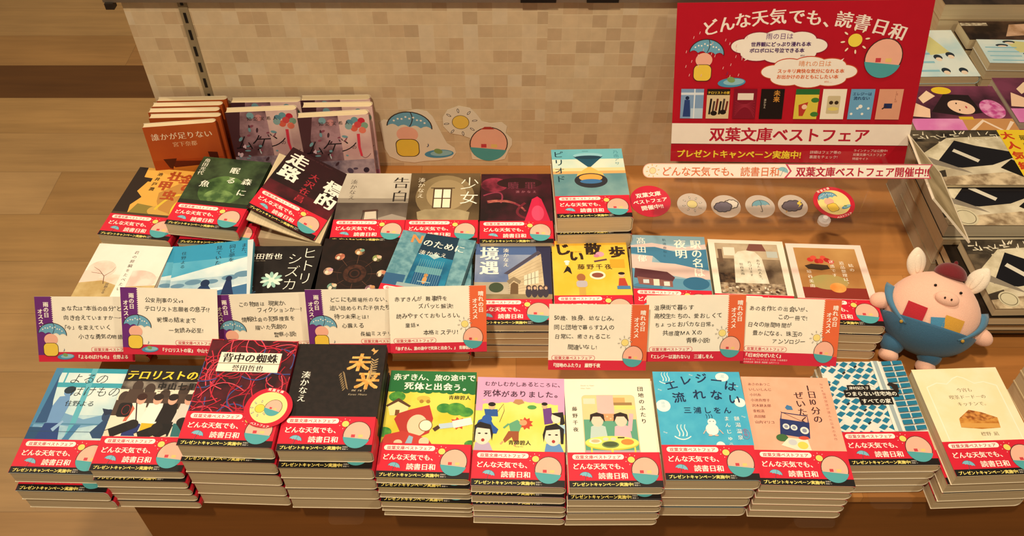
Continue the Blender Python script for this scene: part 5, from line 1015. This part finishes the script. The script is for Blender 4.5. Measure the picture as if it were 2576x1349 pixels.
# ------------------------------------------------------------------ neighbouring piles of comics and magazines
def magazine(label, art, base, x, y, z, t, w, l, yaw=0, group='comics and magazines on the right', key=None, name='comic_book', cat='book', pg=None):
    pgm = pages(w, l, t, pg).mesh('page_block'); mb = MB(); wrap(mb, w, t, -l / 2, l / 2, M(base, 0.28))
    if art: art.to(mb, -w / 2, -l / 2, t + 1e-5)
    o = thing(name, label, cat, pose(x, y, z, yaw), group); put('page_block', pgm, o); put('cover', mb.mesh('cover'), o); return o
GREY = page_material('newsprint_pages', '#a89c84', '#d6caae')
def art_comic(w, l, yellow=False, seal=False):
    a = Art(w, l, 0.28); a.fill('~#b4a68a,#e0d6ba,22'); a.rect(0, l * 0.78, w, l, '~#2a241e,#5a5040,30'); a.poly([(0, l * 0.78), (w * 0.22, l * 0.78), (w * 0.14, l * 0.1), (0, 0)], '~#3a3228,#6a5c48,40'); a.poly([(0, l * 0.5), (w * 0.3, l * 0.85), (w, l * 0.9), (w, l * 0.55), (w * 0.5, l * 0.4), (0, l * 0.2)], '~#b8ac8c,#e2d8ba,40'); a.poly([(w * 0.1, l * 0.35), (w * 0.35, l * 0.8), (w * 0.5, l * 0.7), (w * 0.85, l * 0.55), (w * 0.55, l * 0.35), (w * 0.3, l * 0.3)], '#16151a')
    a.poly([(w * 0.02, l * 0.55), (w * 0.3, l * 0.28), (w * 0.36, l * 0.2), (w * 0.06, l * 0.38)], '#8a8070'); a.line([(w * 0.3, l * 0.62), (w * 0.46, l * 0.42)], 8, '#d8d2c0'); a.poly([(0, 0), (w, 0), (w, l * 0.16), (w * 0.6, l * 0.22), (0, l * 0.12)], '~#8a7458,#d8c4a0,60'); q = random.Random(6)
    for k in range(34): x = w * (0.04 + 0.027 * k); y = l * (0.87 + 0.06 * q.uniform(-1, 1)); an = q.choice([0.05, 0.1, 1.3, 1.6, 0.9, -0.8]); a.line([(x, y), (x + 9 * math.cos(an), y + 9 * math.sin(an))], q.uniform(1.6, 3.2), '~#d6ccb0,#f0e8d0,200', w2=1.0)
    a.poly([(w * 0.6, l * 0.3), (w * 0.72, l * 0.45), (w * 0.85, l * 0.3), (w * 0.75, l * 0.12)], '#15120f')
    if seal: a.ell(w * 0.16, l * 0.13, w * 0.09, w * 0.09, '#cdc4a4'); a.ring(w * 0.16, l * 0.13, w * 0.075, w * 0.075, 1, '#6a5f48')
    if yellow:
        a.rect(w * 0.74, 0, w, l, '#ecca2c'); a.text('大人気続々重版', w * 0.80, l * 0.96, w * 0.1, '#c8401c', v=True, wt=0.04, sp=1.25); a.text('最新刊発売中', w * 0.92, l * 0.9, w * 0.07, '#4a3a1a', v=True, wt=0.01, sp=1.4)
    return a
c1 = art_comic(150, 128, seal=True); c2 = art_comic(190, 128, True); c3 = art_comic(190, 128, True, True)
# front pile with the black comic
z = TABLE + 0.0003
for i in range(3): magazine(ORD[i + 1] + ' black spined comic below the seal cover comic', None, '#1a1512', 0.728, 0.842, z + (2 - i) * 0.0105, 0.0098, 0.182, 0.128)
z += 3 * 0.0105
magazine('fourth comic down, tan pages, right under the top two of the seal pile', None, '#2a211a', 0.706, 0.826, z, 0.0155, 0.182, 0.135); z += 0.016
magazine('thick comic below the seal cover comic', None, '#241b15', 0.706, 0.824, z, 0.0155, 0.182, 0.138); z += 0.016
magazine('black comic with cream round seal, behind the plush toy', c1, '#191512', 0.708, 0.822, z, 0.0155, 0.150, 0.128, 1)
# pile behind it
z = TABLE + 0.0003
for i in range(3): magazine(['lower', 'middle', 'upper'][i] + ' thick comic of the pile under the yellow banded covers', None, ['#cbbf9f', '#bfb292', '#c9bda0'][i], 0.706, 0.965, z, 0.0245, 0.19, 0.15, pg=GREY if i < 2 else None); z += 0.025
magazine('comic with yellow band, nearer of the overlapping pair', c3, '#2a241e', 0.706, 0.958, z, 0.0235, 0.19, 0.128, pg=GREY)
magazine('comic with yellow band, farther of the overlapping pair', c2, '#2a241e', 0.706, 1.035, z + 0.0245, 0.006, 0.19, 0.128)
magazine('comic under the back of the farther yellow banded one', None, '#c9bda0', 0.706, 1.066, TABLE + 0.0003, 0.0985, 0.19, 0.055, pg=GREY)
# pink magazine pile behind
def art_pink(w, l):
    a = Art(w, l, 0.28); a.fill('~#d878b8,#e8a0cc,20'); a.rect(0, l * 0.3, w, l, '~#3a1c2a,#7a3a54,12'); a.poly([(w * 0.02, l * 0.35), (w * 0.1, l * 0.66), (w * 0.24, l * 0.5), (w * 0.2, l * 0.32)], '#efc8a8'); a.rect(w * 0.5, 0, w, l * 0.3, '#c89058'); a.line([(w * 0.52, 4), (w * 0.7, l * 0.26), (w * 0.86, 4), (w * 0.98, l * 0.24)], 6, '#f0d8c0')
    a.poly([(w * 0.2, l * 0.62), (w * 0.36, l * 0.78), (w * 0.3, l * 0.9), (w * 0.18, l * 0.74)], '#f0d2b0'); a.poly([(w * 0.24, l * 0.44), (w * 0.5, l * 0.36), (w * 0.74, l * 0.42), (w * 0.7, l * 0.8), (w * 0.45, l * 0.82)], '#231518'); a.ell(w * 0.56, l * 0.54, w * 0.11, l * 0.17, '#efc9aa', rot=60); a.ell(w * 0.53, l * 0.62, 2.2, 1.4, '#2a1a18', rot=70, n=10); a.ell(w * 0.53, l * 0.48, 2.2, 1.4, '#2a1a18', rot=70, n=10); a.ell(w * 0.61, l * 0.54, 1.6, 3.4, '#b8484e', n=10); a.ell(w * 0.45, l * 0.9, w * 0.1, l * 0.08, '#e8c62c'); a.ell(w * 0.86, l * 0.5, w * 0.12, l * 0.2, '~#c04890,#e8a0cc,90'); a.rect(w * 0.48, l * 0.28, w * 0.62, l * 0.34, '#d8b428')
    return a
ap = art_pink(168, 130)
for i in range(4): magazine(['bottom', 'third', 'second'][i] + ' magazine of the pile under the pink portrait cover' if i < 3 else 'magazine with pink and black portrait cover beside the poster', ap if i == 3 else None, '#d88ab8' if i == 3 else '#9a8f86', 0.742, 1.208, TABLE + 0.0003 + 0.0163 * i, 0.0155, 0.168, 0.130, key=None, name='magazine', cat='magazine', pg=GREY)
ap2 = art_pink(168, 125)
for i in range(4): magazine(['bottom', 'third', 'second'][i] + ' magazine of the pile at the frame edge with violet cover' if i < 3 else 'magazine with violet pink cover at the right edge, upper one', ap2 if i == 3 else None, '#c86aa8' if i == 3 else '#a89a90', 0.918, 1.235, TABLE + 0.0003 + 0.0163 * i, 0.0155, 0.168, 0.125, name='magazine', cat='magazine', pg=GREY)
magazine('magazine with flowered pink cover, lowest at the right edge', Art(150, 110, 0.28).fill('~#c8489a,#e6a0cc,40'), '#c8489a', 0.885, 1.095, TABLE + 0.0003, 0.045, 0.15, 0.11, name='magazine', cat='magazine', pg=GREY)
# light blue comic pile and the ones beside and beyond
def art_blue(w, l):
    a = Art(w, l, 0.28); a.fill('~#bfdce0,#e2ece4,14'); a.poly([(w * 0.3, l * 0.98), (w * 0.55, l * 0.9), (w * 0.75, l * 0.5), (w * 0.4, l * 0.45)], '#d8d490')
    for x, y in ((0.35, 0.9), (0.5, 0.4), (0.72, 0.45), (0.78, 0.12), (0.5, 0.12), (0.25, 0.75)): a.ell(w * x, l * y, w * 0.07, l * 0.06, '#26323c'); a.ell(w * x, l * (y - 0.04), w * 0.05, l * 0.04, '#efd9c0')
    for k in range(4): a.rect(w * 0.05, l * (0.1 + 0.18 * k), w * 0.4, l * (0.14 + 0.18 * k), '#8fc4d4')
    return a
ab = art_blue(112, 150)
for i in range(3): magazine(['bottom', 'middle', 'top'][i] + ' comic of the light blue pile behind the poster', ab if i == 2 else None, '#b8d6dc' if i == 2 else '#cbb89a', 0.775, 1.400, TABLE + 0.0003 + 0.0163 * i, 0.0155, 0.112, 0.150, 1)
for i in range(4): magazine(['bottom', 'third', 'second', 'top'][i] + ' comic of the pale blue pile at the right edge', art_blue(160, 75) if i == 3 else None, '#d8dcd8' if i == 3 else '#cbb48e', 0.925, 1.372, TABLE + 0.0003 + 0.0175 * i, 0.0165, 0.16, 0.075, -1.5)
for i in range(3): magazine(['bottom', 'middle', 'top'][i] + ' comic with brown photo cover in the far pile', Art(170, 62, 0.28).fill('~#1e1210,#5a4030,18').poly([(70, 10), (90, 50), (160, 56), (165, 20)], '~#d8b090,#a8805c,40').rect(0, 46, 50, 56, '~#d8ccb0,#8a7c68,150') if i == 2 else None, '#3a2a20', 0.922, 1.4460, TABLE + 0.0003 + 0.0225 * i, 0.0215, 0.17, 0.062)
for i in range(3): magazine(['bottom', 'middle', 'top'][i] + ' thick comic of the farthest pile at the upper right corner', Art(200, 150, 0.28).fill('~#1a1412,#4a3a30,18') if i == 2 else None, '#c9b48e', 0.905, 1.560, TABLE + 0.0003 + 0.0325 * i, 0.0315, 0.20, 0.15)
# cream block at the right edge of the table
for i in range(4): magazine(['bottom', 'third', 'second', 'top'][i] + ' cream book of the pile at the right frame edge', None, '#d8c49c', 0.722, 0.625, TABLE + 0.0003 + 0.0215 * i, 0.0205, 0.13, 0.128, 4)
# price card in a sloping clear rail along the pile
PT = pose(0.5866 * 0.985, 0.921 * 0.985, 1.45 - 0.816 * 0.985, 92.5, 43.7, -110.6)
pc = thing('price_card', 'slanting white rimmed price card on a clear stem beside the yellow banded comics', 'card', PT)
put('card_sheet', MB().box(-0.039, 0.039, -0.099, 0.099, -0.0005, 0.0005, M('~#8f7c58,#c4b088,16', 0.45)).mesh('card_sheet'), pc)
mb = MB(); rim_ = M('#e9ddc6', 0.5)
for s in (-1, 1): mb.box(s * 0.0392 - 0.0012, s * 0.0392 + 0.0012, -0.1004, 0.1004, -0.0014, 0.0014, rim_); mb.box(-0.038, 0.038, s * 0.0992 - 0.0012, s * 0.0992 + 0.0012, -0.0013, 0.0013, rim_)
put('rim', mb.mesh('rim'), pc)
mb = MB(); foot = PT @ Vector((0, -0.088, -0.001)); fm = PT.inverted() @ Matrix.Translation((foot.x, foot.y, 0))
mb.box(-0.0025, 0.0025, -0.001, 0.001, TABLE + 0.0016, foot.z, CLEAR, fm); mb.box(-0.016, 0.016, -0.012, 0.012, TABLE + 0.0003, TABLE + 0.0016, CLEAR, fm)
put('clear_stem', mb.mesh('clear_stem'), pc)
bpy.data.objects.remove(_fo)
